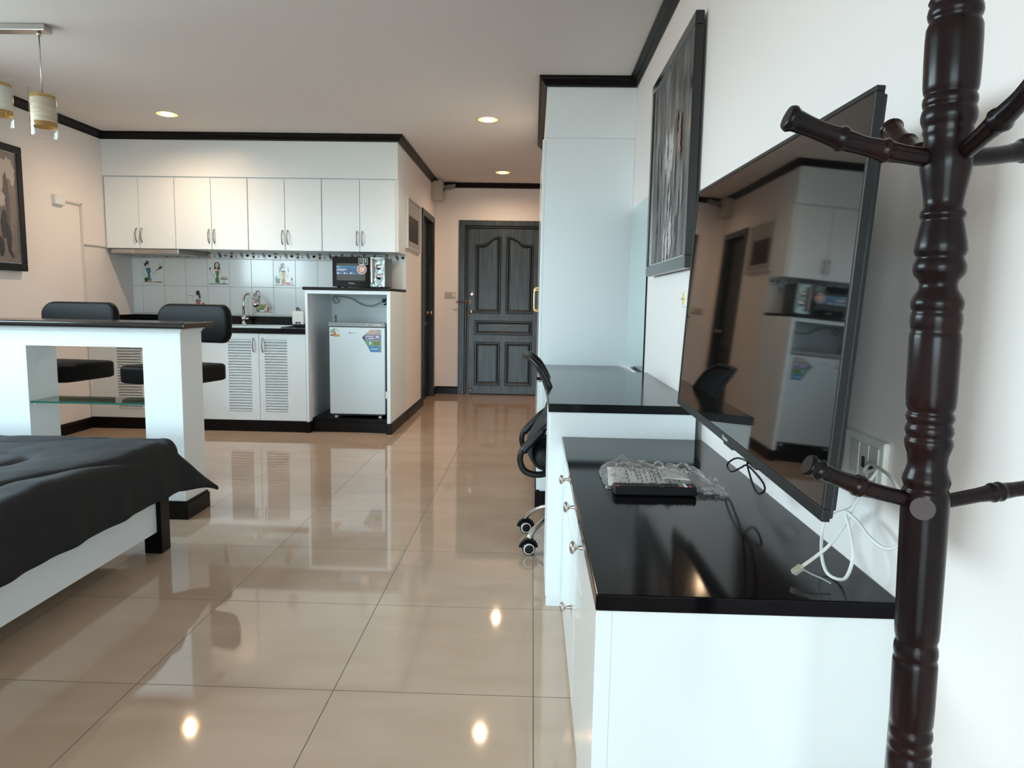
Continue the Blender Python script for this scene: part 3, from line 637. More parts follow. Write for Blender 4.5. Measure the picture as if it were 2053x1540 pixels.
t = thing('bottle_opener', 'dark bottle opener standing on top of the small fridge', 'bottle opener', (-1.70, 6.13, .966))
MB().lathe([(.008, 0), (.006, .01), (.004, .02), (.008, .035), (.007, .055), (.002, .062)], (-1.725, 6.13, .966), seg=12).build('body', bronze, t)

# microwave
t = thing('microwave_oven', 'black microwave oven with mirrored door and dial panel on the fridge housing', 'microwave', (-1.55, 6.42, FZ+.026))
MZ = FZ+.038
box(-1.782, 6.275, MZ, -1.318, 6.58, MZ+.262).build('body', mat('microwave_case', (.02, .02, .022), .3), t, bevel=.006)
dr = box(-1.784, 6.25, MZ, -1.446, 6.275, MZ+.262).build('door', gloss_blk, t, bevel=.003)
box(-1.745, 6.2485, MZ+.055, -1.49, 6.25, MZ+.205).build('door_window', mat('door_window', (.02, .025, .028), .06, ior=1.8), dr)
pn = box(-1.4445, 6.25, MZ, -1.316, 6.275, MZ+.262).build('control_panel', mat('mirror_panel', (.3, .36, .37), .18, .85, bump=(22, .5, .01)), t, bevel=.003)
for z in (.175, .092):
    MB().lathe([(.026, 0), (.026, .003), (.021, .004), (.019, .018), (.001, .019)], (-1.367, 6.25, MZ+z), (0, -1, 0)).build('dial', chrome, pn)
MB().prism([(-1.434, 6.248, MZ+.03), (-1.412, 6.248, MZ+.03), (-1.409, 6.248, MZ+.245), (-1.437, 6.248, MZ+.245)], (0, -.028, 0)).build('handle', mat('handle_chrome', (.35, .3, .28), .12, .9), dr, bevel=.008, seg=3)
MN = ['navy', 'blue', 'white', 'green', 'food', 'food2', 'dark']; MM = [flat('mw_'+n, c, .25) for n, c in zip(MN, [(.06, .12, .25), (.04, .2, .4), (.8, .85, .85), (.25, .6, .2), (.6, .2, .16), (.75, .62, .5), (.03, .04, .04)])]
S = [('navy', [(-1.75, MZ+.105), (-1.53, MZ+.105), (-1.53, MZ+.177), (-1.75, MZ+.177)]), ('blue', [(-1.75, MZ+.165), (-1.54, MZ+.165), (-1.54, MZ+.182), (-1.75, MZ+.182)]),
     ('white', [(-1.742, MZ+.172), (-1.715, MZ+.172), (-1.715, MZ+.176), (-1.742, MZ+.176)]), ('white', [(-1.742, MZ+.149), (-1.655, MZ+.147), (-1.655, MZ+.153), (-1.742, MZ+.155)]), ('white', [(-1.742, MZ+.140), (-1.675, MZ+.139), (-1.675, MZ+.142), (-1.742, MZ+.143)])]
for i in range(3): S += [('white', ell(-1.733+i*.057, MZ+.118, .007, .007)), ('white', [(-1.722+i*.057, MZ+.116), (-1.70+i*.057, MZ+.116), (-1.70+i*.057, MZ+.119), (-1.722+i*.057, MZ+.119)])]
S += [('white', ell(-1.52, MZ+.153, .043, .043, n=28)), ('dark', ell(-1.52, MZ+.153, .038, .038, n=28)), ('food', ell(-1.52, MZ+.153, .035, .035, n=28))]
for i in range(9):
    a = i*2.4; S.append(('food2', ell(-1.52+.024*math.cos(a)*(.4+.07*i), MZ+.153+.024*math.sin(a)*(.4+.07*i), .011, .005, a)))
S += [('white', [(-1.548, MZ+.197), (-1.466, MZ+.197), (-1.466, MZ+.252), (-1.548, MZ+.252)]), ('dark', [(-1.546, MZ+.199), (-1.509, MZ+.199), (-1.509, MZ+.25), (-1.546, MZ+.25)]), ('dark', [(-1.505, MZ+.199), (-1.468, MZ+.199), (-1.468, MZ+.25), (-1.505, MZ+.25)])]
decal(S, 'sticker', dr, 0, 0, 1, 1, 6.248, MM, MN, .0001)
text('5', .036, (-1.528, 6.2462, MZ+.226), (PI/2, 0, 0), MM[3], dr, 'sticker_digit', .0002)
text('3', .036, (-1.487, 6.2462, MZ+.226), (PI/2, 0, 0), MM[2], dr, 'sticker_digit', .0002)
text('Midea', .022, (-1.615, 6.2492, MZ+.03), (PI/2, 0, 0), flat('logo_grey', (.4, .4, .4)), dr, 'logo', .0003)
for x in (-1.74, -1.36):
    for y in (6.30, 6.54): MB().cyl((x, y, FZ+.0262), .016, .013).build('foot', blackpl, t)

# ------------------------------------------------------------------ breakfast counter
IX1, IY0, IY1, IZ = -1.797, 3.535, 3.765, 1.0
t = thing('breakfast_counter', 'white breakfast counter with a shelf opening and dark rounded top slab', 'counter', (-2.83, 3.65, 0))
OX0, OX1, OZ = -2.605, -1.995, .90
m = MB().box(XL, IY0, .095, OX0, IY1, IZ).box(OX1, IY0, .095, IX1, IY1, IZ).box(OX0, IY0, OZ, OX1, IY1, IZ).box(OX0, IY0, .095, OX1, IY1, .2)
m.build('body', white, t)
sweep_p = MB(); sweep_p.box(XL, IY0-.006, IZ-.02, IX1+.006, IY1+.006, IZ-.008).box(XL, IY0-.014, IZ-.008, IX1+.014, IY1+.014, IZ)
sweep_p.build('cap_moulding', white, t, bevel=.003)
box(XL, IY0-.05, IZ, IX1+.05, IY1+.05, IZ+.03).build('top_slab', mat('brown_black_stone', (.012, .009, .009), .14), t, bevel=.009, seg=4)
m = MB().box(XL, IY0-.014, 0, IX1+.014, IY1+.014, .085).box(XL, IY0-.008, .085, IX1+.008, IY1+.008, .097); m.build('baseboard', trim_m, t, bevel=.003)
t = thing('glass_shelf', 'green tinted glass shelf inside the breakfast counter opening', 'shelf', ((OX0+OX1)/2, 3.65, .6))
box(OX0+.001, IY0+.012, .599, OX1-.001, IY1-.012, .609).build('pane', shelf_glass, t)
box(OX0+.001, IY0+.010, .599, OX1-.001, IY0+.012, .609).build('edge', shelf_edge, t)
for x in (OX0+.008, OX1-.008):
    for y in (IY0+.03, IY1-.03): MB().cyl((x, y, .590), .006, .009, seg=10).build('support_peg', whitepl, t)

# ------------------------------------------------------------------ bar stools
def rounded(w_, d_, r, n=6):
    out = []
    for cx, cy, a0 in ((w_/2-r, d_/2-r, 0), (-w_/2+r, d_/2-r, PI/2), (-w_/2+r, -d_/2+r, PI), (w_/2-r, -d_/2+r, 1.5*PI)):
        for i in range(n+1): a = a0+PI/2*i/n; out.append((cx+r*math.cos(a), cy+r*math.sin(a)))
    return out
def cushion(name, outline_fn, layers, m, parent, mats_extra=None):
    b_ = MB(); rings = [[b_.b.verts.new(p) for p in outline_fn(sc, h)] for sc, h in layers]
    n = len(rings[0]); fs = []
    for A, B in zip(rings, rings[1:]):
        for i in range(n): fs.append(b_.b.faces.new([A[i], A[(i+1) % n], B[(i+1) % n], B[i]]))
    fs += [b_.b.faces.new(rings[0]), b_.b.faces.new(rings[-1])]
    b_._fin(fs, True); return b_.build(name, m, parent, local=True)
def stool(x, y, rz, label):
    t = thing('bar_stool', label, 'bar stool', (x, y, 0), rz, 'black bar stools behind the breakfast counter')
    # front of the stool faces local -Y
    base = rounded(.45, .44, .07)
    L = [(.94, .656), (.99, .662), (1., .675), (1., .735), (.99, .748), (.95, .755), (.6, .76), (.2, .762)]
    cushion('seat', lambda sc, h: [(px*sc, py*sc, h) for px, py in base], L, leather, t)
    MB().tube([(px*1.01, py*1.01, .668) for px, py in base], .006, 8, closed=True).build('seat_piping', leather, t)
    MB().prism([(px*.85, py*.85, .640) for px, py in base], (0, 0, .016)).build('seat_pan', blackpl, t)
    # backrest: curved pad, dips in the middle of its top edge
    def back(sc, h):
        out = []
        for px, pz in rounded(.52, .25, .085, 8):
            u = px/.26; zz = pz*sc + (.012*(abs(u)**2)-.012 if pz > 0 else 0)+ (-.03*(1-u*u)*-.3 if pz < 0 else 0)
            xx = px*(1-(1-sc)*.5); out.append((xx, .235-.055*u*u*-1*0+h-.05*(u*u)*1.0+ .0, 1.0+zz))
        return out
    cushion('backrest', back, [(.86, -.028), (.95, -.024), (1., -.012), (1., .01), (.96, .022), (.86, .026)], leather, t)
    edge = [(px, .235-.05*(px/.26)**2, 1.0+pz+(.012*(px/.26)**2-.012 if pz > 0 else 0)) for px, pz in rounded(.53, .26, .09, 8)]
    MB().tube(edge, .006, 8, closed=True).build('back_piping', gloss_blk, t)
    for s_ in (-1, 1):
        MB().tube(catmull([(s_*.1, .05, .645), (s_*.1, .2, .64), (s_*.1, .245, .67), (s_*.1, .255, .78), (s_*.1, .262, .95)], 6), .0125, 10).build('back_post', blackpl, t)
    MB().lathe([(.03, .15), (.03, .42), (.022, .425), (.022, .64)], (0, 0, 0)).build('column', blackpl, t)
    MB().lathe([(.21, 0), (.215, .01), (.21, .018), (.12, .028), (.04, .05), (.032, .15)], (0, 0, 0), seg=48).build('base', blackpl, t)
    MB().tube([(.215*math.cos(a*PI/24), .215*math.sin(a*PI/24), .013) for a in range(48)], .012, 10, closed=True).build('base_ring', gloss_blk, t)
    MB().tube([(.155*math.cos(a*PI/18), -.03+.155*math.sin(a*PI/18), .33) for a in range(36)], .011, 8, closed=True).tube([(0, .02, .33), (0, .12, .33)], .01).tube([(0, -.02, .33), (0, -.18, .33)], .01).build('foot_ring', chrome, t)
stool(-2.145, 4.14, math.radians(-14), 'black padded bar stool nearest the end of the breakfast counter')
stool(-2.86, 4.16, math.radians(-7), 'black padded bar stool nearest the left wall, behind the counter')

# ------------------------------------------------------------------ bed
BX1, BY1_, BY0_, BXH = -1.66, 3.11, 1.25, -3.78
t = thing('bed', 'white framed double bed with black corner legs', 'bed', ((BX1+BXH)/2, (BY1_+BY0_)/2, 0))
m = MB().box(BXH, BY0_+.02, .10, BX1-.03, BY0_+.05, .27).box(BXH, BY1_-.05, .10, BX1-.03, BY1_-.02, .27).box(BX1-.05, BY0_+.04, .10, BX1-.02, BY1_-.04, .27)
m.build('bed_rail', white, t, bevel=.003)
for x, y in ((BX1-.04, BY1_-.04), (BX1-.04, BY0_+.04), (BXH+.04, BY1_-.04), (BXH+.04, BY0_+.04)):
    box(x-.04, y-.04, 0, x+.04, y+.04, .285).build('leg', blk, t, bevel=.004)
box(BXH, BY0_+.05, .22, BX1-.05, BY1_-.05, .27).build('slat_base', white, t)
t = thing('mattress', 'thick mattress hidden under the black comforter', 'mattress', ((BX1+BXH)/2, (BY1_+BY0_)/2, .285))
box(BXH+.01, BY0_+.03, .286, BX1-.03, BY1_-.03, .468).build('mattress_body', mattress_m, t, bevel=.04, seg=4)
def comforter():
    x0, x1, y0, y1 = BXH+.02, BX1-.015, BY0_+.01, BY1_-.01      # mattress edges
    from mathutils import noise
    NU, NV = 190, 200; S_ = .27; N_ = .30
    def fn(u, v):
        sx_ = x0 + u*(x1+S_-x0); sy_ = y0-N_ + v*(y1+N_+.0-y0+N_)
        a = max(0, sx_-x1); b1 = max(0, sy_-y1); b0 = max(0, y0-sy_); b = max(b1, b0); sg = 1 if b1 > 0 else -1
        px, py = min(sx_, x1), max(y0, min(y1, sy_)); r = math.hypot(a, b)
        th = math.atan2(b, a) if r > 1e-6 else 0; corner = math.sin(2*th)**2 if (a > 0 and b > 0) else 0
        rr = .07; q_ = min(r/rr, PI/2)
        out = rr*math.sin(q_)*.8; drop = rr*(1-math.cos(q_))
        if r > rr*PI/2:
            ex_ = r-rr*PI/2; sl = .10+.56*corner; out += ex_*sl; drop += ex_*math.sqrt(max(.05, 1-min(sl, .95)**2))*(1-.1*corner)
        nd = Vector((a, b*sg)).normalized() if r > 1e-6 else Vector((0, 0))
        x = px+nd.x*out; y = py+nd.y*out; z = .508-drop
        # folds along the hanging part
        hang = min(1, max(0, (r-.05)/.2)); s1 = (sy_ if a > b else sx_)
        fold = .007*math.sin(s1*17+1.2*math.sin(s1*5))*hang+.003*math.sin(s1*41)*hang
        x += nd.x*fold; y += nd.y*fold
        nz = noise.noise(Vector((sx_*2.6, sy_*2.6, 1.3))); z += .016*nz*(1-hang)
        z += .006*noise.noise(Vector((sx_*9, sy_*9, 4)))*(1-hang*.5)
        # quilting seams: wavy bands at set distances from the edge
        d = min(x1+.25-sx_, y1+.25-sy_, sy_-(y0-.25)); dx_, dy_ = x1+.25-sx_, y1+.25-sy_
        k = .12; dd = -k*math.log(math.exp(-dx_/k)+math.exp(-dy_/k)+math.exp(-(sy_-y0+.25)/k))
        dd += .07*math.sin(sx_*3.4+sy_*2.2)+.045*math.sin(sy_*5.5-sx_*2.1+1)
        for c in (.26, .52, .76, 1.0):
            g = math.exp(-((dd-c)/.012)**2); z -= .013*g; 
        puff = abs(math.sin(PI*(dd-.01)/.25))**.5; z += .012*(puff-.5)*(1-hang)
        z = min(z, .535)
        return (x, y, max(z, .03))
    m = MB().grid(fn, NU, NV)
    o = m.build('comforter', fabric, solid=.012)
    tag(o, 'black quilted comforter draped over the bed with a hanging corner', 'comforter')
comforter()

# ------------------------------------------------------------------ pendants, downlights
t = thing('pendant_bar_lamp', 'ceiling bar lamp with hanging glass cylinders wrapped in beige linen', 'pendant lamp', (-3.0, 3.9, ZC))
box(-3.75, 3.865, ZC-.035, -2.64, 3.935, ZC-.001).build('ceiling_bar', steel, t, bevel=.003)
linen = mat('linen_wrap', (.62, .52, .40), .7)
noise_color(linen, 5, (.5, .39, .27), (.68, .6, .5), .3, .7, 4, (3, 3, 40))
linen2 = mat('bright_linen_wrap', (.7, .68, .62), .7)
noise_color(linen2, 5, (.6, .57, .5), (.74, .74, .7), .3, .7, 4, (3, 3, 40))
amber = mat('amber_band', (.45, .27, .08), .4)
for x, z1, lm in ((-2.693, 2.275, linen), (-2.935, 2.335, linen2)):
    MB().tube([(x, 3.9, ZC-.03), (x, 3.9, z1-.03)], .0035, 8).lathe([(.012, ZC-.055), (.012, ZC-.034)], (x, 3.9, 0), seg=12).build('cord', steel, t)
    h = .255
    g = MB(); g.lathe([(.0655, z1-h), (.0655, z1)], (x, 3.9, 0), seg=40, cap=False); pass
    for zz in (z1, z1-h): g.tube([(x+.0638*math.cos(a*PI/20), 3.9+.0638*math.sin(a*PI/20), zz) for a in range(40)], .0018, 6, closed=True)
    go = g.build('glass_shade', clear_glass, t)
    MB().lathe([(.060, z1-.18), (.060, z1-.055), (.001, z1-.0545)], (x, 3.9, 0), seg=36, cap=False).build('linen_sleeve', lm, go)
    amb = glass_mix('amber_glass', (.75, .5, .2), .05, .1, (.5, .3, .1), .5)
    MB().lathe([(.060, z1-.205), (.060, z1-.18)], (x, 3.9, 0), seg=36, cap=False).build('amber_ring', amb, go)
    MB().lathe([(.060, z1-.055), (.060, z1-.038)], (x, 3.9, 0), seg=36, cap=False).build('amber_ring', amb, go)
    MB().lathe([(.016, z1-.075), (.016, z1-.045), (.004, z1-.03)], (x, 3.9, 0), seg=14).build('socket', steel, go)

lamp_lab = ['round recessed ceiling downlight above the kitchen, near the left wall', 'round recessed ceiling downlight beside the hallway, in front of the closet', 'round recessed ceiling downlight in the hallway before the entrance door']
can_m = mat('gold_reflector', (1., .72, .36), .42, 1.)
bulb_m = mat('bulb_glow', (1, .8, .5), .5, emit=(1., .74, .4), es=55)
for (lx, ly), lab in zip(LIGHTS, lamp_lab):
    t = thing('ceiling_downlight', lab, 'ceiling light', (lx, ly, ZC), group='recessed ceiling downlights')
    MB().lathe([(.0775, -.0), (.093, -.004), (.095, 0)], (lx, ly, ZC), seg=40, cap=False).build('trim_ring', whitepl, t)
    MB().lathe([(.0775, -.002), (.07, .06), (.045, .13), (.001, .14)], (lx, ly, ZC), seg=40, cap=False).build('reflector', can_m, t)
    MB().lathe([(.001, .018), (.028, .024), (.04, .045), (.038, .07), (.02, .105), (.014, .135)], (lx, ly, ZC), seg=24).build('bulb', bulb_m, t)
    l = bpy.data.lights.new('downlight_lamp', 'SPOT'); l.energy = LAMP; l.color = (1, .72, .48); l.spot_size = math.radians(165); l.spot_blend = 1; l.shadow_soft_size = .03
    lo = bpy.data.objects.new('downlight_lamp', l); C.collection.objects.link(lo); lo.parent = t; lo.location = (0, 0, .005)

# ------------------------------------------------------------------ left wall
def painting(label, x, n, y0, y1, z0, z1, fw, cm, depth, fm, inner):
    t = thing('framed_painting', label, 'painting', (x, (y0+y1)/2, z0))
    a, b_ = (x, x+n*depth) if n > 0 else (x+n*depth, x)
    off = n*.012; a += off; b_ += off
    m = MB().box(a, y0, z0, b_, y1, z0+fw).box(a, y0, z1-fw, b_, y1, z1).box(a, y0, z0+fw, b_, y0+fw, z1-fw).box(a, y1-fw, z0+fw, b_, y1, z1-fw)
    m.build('frame', fm, t, bevel=.005, seg=2)
    e_ = .006; p, q_ = (a, b_-.008) if n > 0 else (a+.008, b_)
    y0i, y1i, z0i, z1i = y0+fw, y1-fw, z0+fw, z1-fw
    m = MB().box(p, y0i, z0i, q_, y1i, z0i+e_).box(p, y0i, z1i-e_, q_, y1i, z1i).box(p, y0i, z0i+e_, q_, y0i+e_, z1i-e_).box(p, y1i-e_, z0i+e_, q_, y1i, z1i-e_)
    m.build('inner_slip', inner, t)
    s_ = b_-.018 if n > 0 else a+.018
    cv = box(s_-.004, y0i+e_, z0i+e_, s_+.004, y1i-e_, z1i-e_).build('canvas', cm, t)
    box(min(x, x+off), y0+.1, z1-.08, max(x, x+off), y1-.1, z1-.06).build('hanging_rail', trim_m, t)
    return t, cv, s_+n*.0045
slip = mat('silver_slip', (.5, .5, .5), .25, .8)
t, cv, sx_ = painting('black framed abstract painting in beige and grey on the left wall', XL, 1, 4.33, 5.27, 1.33, 2.24, .055, paint_l, .035, blackpl, slip)
def strokes(cv, sx_, n, data, name):
    cols = sorted({d[0] for d in data}); m = MB()
    for i, (c, pts) in enumerate(data):
        m.mark(cols.index(c)); m.quad(*[(sx_+n*(.0006+.0002*i), y, z) for y, z in pts])
    m.build(name, [flat('dab_%s' % ''.join('%02d' % int(v*99) for v in c), c, .4) for c in cols], cv)
def rag(cy, cz, ry, rz, seed, n=26, rough=.35):
    r = random.Random(seed); return [(cy+ry*math.cos(2*PI*i/n)*(1-rough*r.random()), cz+rz*math.sin(2*PI*i/n)*(1-rough*r.random())) for i in range(n)]
lt, dk, md = (.52, .45, .40), (.035, .03, .03), (.12, .1, .095)
strokes(cv, sx_, 1, [(lt, rag(5.12, 2.06, .09, .09, 1)), (lt, rag(5.02, 1.98, .1, .12, 2)), (lt, rag(5.17, 2.0, .03, .06, 3)), (md, rag(5.10, 1.93, .03, .12, 4)), (md, rag(5.12, 1.78, .02, .16, 5)), (lt, rag(5.05, 1.84, .05, .07, 6)),
    (dk, rag(5.07, 1.66, .035, .12, 7)), (dk, rag(5.11, 1.56, .025, .12, 8)), (dk, rag(5.03, 1.5, .03, .08, 9)), (dk, rag(4.9, 1.7, .08, .2, 10)), (lt, rag(4.8, 1.9, .1, .16, 11)), (dk, [(5.11, 1.5), (5.15, 1.44), (5.14, 1.42), (5.10, 1.47)]), (dk, [(5.145, 1.395), (5.19, 1.397), (5.19, 1.392), (5.145, 1.39)])], 'brush_strokes')
t = thing('junction_box', 'small square white junction box with plastic trunking on the left wall', 'junction box', (XL, 5.70, 1.9))
box(XL+.001, 5.645, 1.885, XL+.03, 5.765, 1.962).build('box_cover', whitepl, t, bevel=.004)
m = MB().box(XL+.001, 5.775, 1.918, XL+.014, 6.0, 1.934).box(XL+.001, 5.985, .99, XL+.014, 6.003, 1.9339).box(XL, 6.003, 1.59, XL+.012, 6.33, 1.603)
m.build('trunking', mat('trunking', (.66, .62, .56), .45), t, bevel=.002)

# ------------------------------------------------------------------ hallway
t = thing('framed_picture', 'small white framed dark print on the hallway wall', 'picture', (XH, 7.05, 1.65))
fy0, fy1, fz0, fz1 = 6.70, 7.50, 1.655, 2.145
m = MB().box(XH, fy0, fz0, XH+.028, fy1, fz0+.022).box(XH, fy0, fz1-.022, XH+.028, fy1, fz1).box(XH, fy0, fz0+.022, XH+.028, fy0+.022, fz1-.022).box(XH, fy1-.022, fz0+.022, XH+.028, fy1, fz1-.022)
m.build('frame', pic_white, t, bevel=.002)
box(XH+.002, fy0+.022, fz0+.022, XH+.012, fy1-.022, fz1-.022).build('mount', mat('mount_card', (.42, .39, .37), .5), t)
pr = mat('dark_print', (.02, .02, .02), .4); noise_color(pr, 4, (.004, .004, .004), (.06, .05, .045), .4, .7, 6, (1, 14, 2))
box(XH+.012, fy0+.13, fz0+.08, XH+.0135, fy1-.13, fz1-.17).build('print', pr, t)
t = thing('light_switch', 'white light switch plate beside the entrance door', 'light switch', (-1.02, YE, 1.19))
box(-1.098, YE-.008, 1.20, -.965, YE, 1.275).build('plate', cream_pl, t, bevel=.003)
box(-1.0, YE-.013, 1.215, -.975, YE-.008, 1.262).build('rocker', whitepl, t, bevel=.002); box(-1.075, YE-.011, 1.215, -1.01, YE-.008, 1.262).build('blank', cream_pl, t, bevel=.001)
t = thing('emergency_light', 'cream emergency light box in the hallway ceiling corner', 'emergency light', (-1.15, 8.6, 2.45))
box(XH+.001, 8.40, 2.34, XH+.125, 8.56, 2.565).build('housing', cream_pl, t, bevel=.008)
box(XH+.125, 8.42, 2.36, XH+.131, 8.54, 2.50).build('front_plate', mat('cream2', (.4, .37, .3), .4), t, bevel=.002)
MB().cyl((XH+.13, 8.50, 2.47), .02, .01, (1, 0, 0), 16).build('lens', greypl, t)
t = thing('wall_sensor', 'small grey sensor box under the dark crown by the ceiling corner', 'sensor', (-1.03, YE, 2.49))
m = MB().prism([(-1.12, YE-.055, 2.50), (-.98, YE-.055, 2.525), (-.965, YE-.055, 2.57), (-1.11, YE-.055, 2.55)], (0, -.07, 0)).box(-1.06, YE-.06, 2.515, -1.03, YE-.001, 2.54)
m.build('housing', mat('grey_green', (.2, .21, .19), .5), t, bevel=.004)

# ------------------------------------------------------------------ wardrobe
t = thing('wardrobe', 'tall white built-in wardrobe with brass pull handles at the hallway', 'wardrobe', (.35, 5.6, 0))
box(WX, WY, .095, XR-.001, WY+.02, 2.224).build('side_panel', white, t, bevel=.0015)
m = MB().box(WX+.002, WY+.02, .095, XR-.001, 6.6, .115).box(WX+.002, 6.58, .115, XR-.001, 6.6, 2.22).box(WX+.002, WY+.02, 2.2, XR-.001, 6.58, 2.22).box(XR-.02, WY+.02, .115, XR-.001, 6.58, 2.2)
m.build('carcass', white, t)
box(WX-.005, WY, 0, XR-.001, 6.6, .095).build('plinth', trim_m, t)
ys = [WY+.002, 5.175, 5.65, 6.125, 6.598]
for k in range(4):
    dr = box(WX-.022, ys[k]+.001, .10, WX, ys[k+1]-.002, 2.216).build('door', white2, t, bevel=.006, seg=3)
    y = ys[k+1]-.05 if k % 2 == 0 else ys[k]+.05
    MB().tube(catmull([(WX-.022, y, 1.10), (WX-.05, y, 1.105), (WX-.056, y, 1.13), (WX-.056, y, 1.24), (WX-.05, y, 1.265), (WX-.022, y, 1.27)], 5), .005, 8).build('handle', gold, dr)

# vanity and mirror between wardrobe and desk
VX, VY0, VZ = .058, 3.90, .752
t = thing('vanity_cabinet', 'low white vanity cabinet with a dark top against the wardrobe side', 'vanity', (.35, 4.3, 0))
box(VX, VY0, .1, XR-.001, WY-.001, VZ-.018).build('body', white, t, bevel=.001)
ts = MB().box(VX-.03, VY0-.01, VZ-.018, XR-.06, WY-.001, VZ).box(XR-.06, VY0-.01, VZ-.018, XR-.001, 4.02, VZ)
ts.build('top_slab', blk_desk, t)
box(VX-.025, VY0-.01, 0, XR-.001, WY-.001, .1).build('plinth', trim_m, t, bevel=.002)
for k in range(2):
    dr = box(VX-.018, VY0+.004+k*.395, .105, VX, VY0+.39+k*.395, VZ-.03).build('door', white, t, bevel=.002)
t = thing('wall_mirror', 'tall frameless mirror on the right wall beside the wardrobe', 'mirror', (XR, 4.35, .76))
box(XR-.008, 4.0, VZ+.006, XR-.001, WY-.001, 1.77).build('glass', mirror, t, bevel=.0)
box(XR-.009, 3.996, VZ+.004, XR-.001, 4.0, 1.775).build('edge', trim_m, t)

# ------------------------------------------------------------------ desk
DX, DY0, DY1, DZ = .067, 2.594, 3.888, .79
t = thing('writing_desk', 'white desk with a glossy dark top between the dresser and the wardrobe', 'desk', (.35, 3.2, 0))
box(DX, DY0, DZ-.032, XR-.001, DY1, DZ).build('top_slab', blk_desk, t, bevel=.002)
box(DX+.006, DY0+.004, .0, .615, DY0+.024, DZ-.032).build('side_panel', white, t, bevel=.001)
m = MB().box(DX+.022, DY0+.024, .0, .615, DY0+.40, DZ-.035); m.build('pedestal', white, t, bevel=.001)
box(DX+.004, DY0+.026, .03, DX+.021, DY0+.398, .375).build('drawer_front', white, t, bevel=.002)
box(DX+.004, DY0+.026, .38, DX+.021, DY0+.398, DZ-.04).build('drawer_front', white, t, bevel=.002)
box(.60, DY0+.40, .25, .615, DY1, DZ-.033).build('modesty_panel', white, t)

# ------------------------------------------------------------------ dresser
GX, GY0, GY1, GZ = .121, 1.168, 2.592, .666
t = thing('dresser', 'low white dresser with glossy black top and round metal knobs', 'dresser', (.38, 1.9, 0))
box(GX+.028, GY0+.001, .0, XR-.004, GY1, GZ-.03).build('body', white2, t, bevel=.0012)
box(GX-.002, GY0-.006, GZ-.03, XR-.002, GY1, GZ).build('top_slab', blk, t, bevel=.003, seg=3)
def knob(x, y, z, p):
    MB().lathe([(.008, 0), (.006, .004), (.0045, .012), (.005, .016), (.012, .022), (.0155, .026), (.0155, .029), (.011, .033), (.001, .0345)], (x, y, z), (-1, 0, 0), 24).build('knob', nickel, p)
fx_ = GX+.028; GD = GX+.011
yy = [GY0+.002, 1.50, 1.86, 2.22, GY1-.002]
box(GX, yy[0], .0, fx_, yy[1]-.0015, GZ-.032).build('end_front', white2, t, bevel=.0015)
for k in (1, 2, 3):
    dr = box(GD, yy[k]+.0015, .46, fx_, yy[k+1]-.0015, GZ-.034).build('drawer', white2, t, bevel=.002)
    if k: knob(GD, {1: 1.60, 2: 1.93, 3: 2.24}[k], .592, dr)
for a, b_, kn in ((1.50, 1.86, None), (1.86, GY1-.002, 1.99)):
    dr = box(GD, a+.0015, .035, fx_, b_-.0015, .456).build('door', white2, t, bevel=.002)
    if kn: knob(GD, kn, .27, dr)

# ------------------------------------------------------------------ right wall painting, TV, sockets
t, cv, sx_ = painting('large dark framed abstract painting with white vertical streaks above the desk', XR, -1, 2.815, 3.785, 1.31, 2.275, .05, paint_r, .035, mat('dark_green_frame', (.012, .014, .014), .2), slip)
wt, gy, rs = (.42, .39, .38), (.2, .19, .19), (.2, .11, .08)
D = []
r_ = random.Random(4)
for k, (y, z, ry, rz) in enumerate(((3.3, 1.80, .05, .2), (3.38, 1.86, .045, .13), (3.24, 1.86, .03, .16), (3.32, 1.68, .04, .2), (3.22, 1.48, .05, .15), (3.3, 1.46, .04, .17), (3.12, 1.5, .04, .15), (3.36, 1.44, .03, .13), (3.26, 1.62, .02, .14))): D.append((wt if k != 6 else gy, rag(y, z, ry, rz, 20+k, 40, .6)))
for k in range(12): D.append((gy if k % 3 else (.02, .02, .02), rag(2.95+r_.random()*.7, 1.45+r_.random()*.5, .008+.012*r_.random(), .06+.12*r_.random(), 50+k, 20, .5)))
D.append((rs, rag(3.08, 1.86, .05, .12, 80, 40, .7))); D.append(((.02, .02, .02), rag(3.15, 1.95, .03, .1, 81, 40, .7)))
strokes(cv, sx_, -1, D, 'brush_strokes')

c_tv = Vector((.4598, 1.5873, 1.1682)); ya, ti, ro, tw_, th_ = .0041, -.0459, .0209, 1.10, .6325
u = Vector((math.sin(ya), math.cos(ya), 0)); n = Vector((-math.cos(ya), math.sin(ya), 0)); up = Vector((0, 0, 1))*math.cos(ti)+n*math.sin(ti)
u2 = u*math.cos(ro)+up*math.sin(ro); v2 = up*math.cos(ro)-u*math.sin(ro); n2 = u2.cross(v2); n2 = n2 if n2.x < 0 else -n2
t = thing('television', 'large flat black television on a wall bracket above the dresser', 'television', tuple(c_tv))
def tb(m, a0, a1, b0, b1, d0, d1):   # box in screen axes
    return m.obox(c_tv+u2*(a0+a1)/2+v2*(b0+b1)/2+n2*(d0+d1)/2, u2, v2, n2, (a1-a0)/2, (b1-b0)/2, (d1-d0)/2)
W2, H2 = tw_/2, th_/2
m = MB(); be = .008
tb(m, -W2, W2, -H2, -H2+.02, -.013, 0); tb(m, -W2, W2, H2-be, H2, -.013, 0); tb(m, -W2, -W2+be, -H2+.02, H2-be, -.013, 0); tb(m, W2-be, W2, -H2+.02, H2-be, -.013, 0)
tb(m, -.05, .02, -H2-.006, -H2, -.012, -.002)
m.build('bezel', mat('tv_bezel', (.012, .013, .014), .4, spec=.3), t, bevel=.0015)
tb(MB(), -W2+be, W2-be, -H2+.02, H2-be, -.010, -.002).build('screen', screen, t)
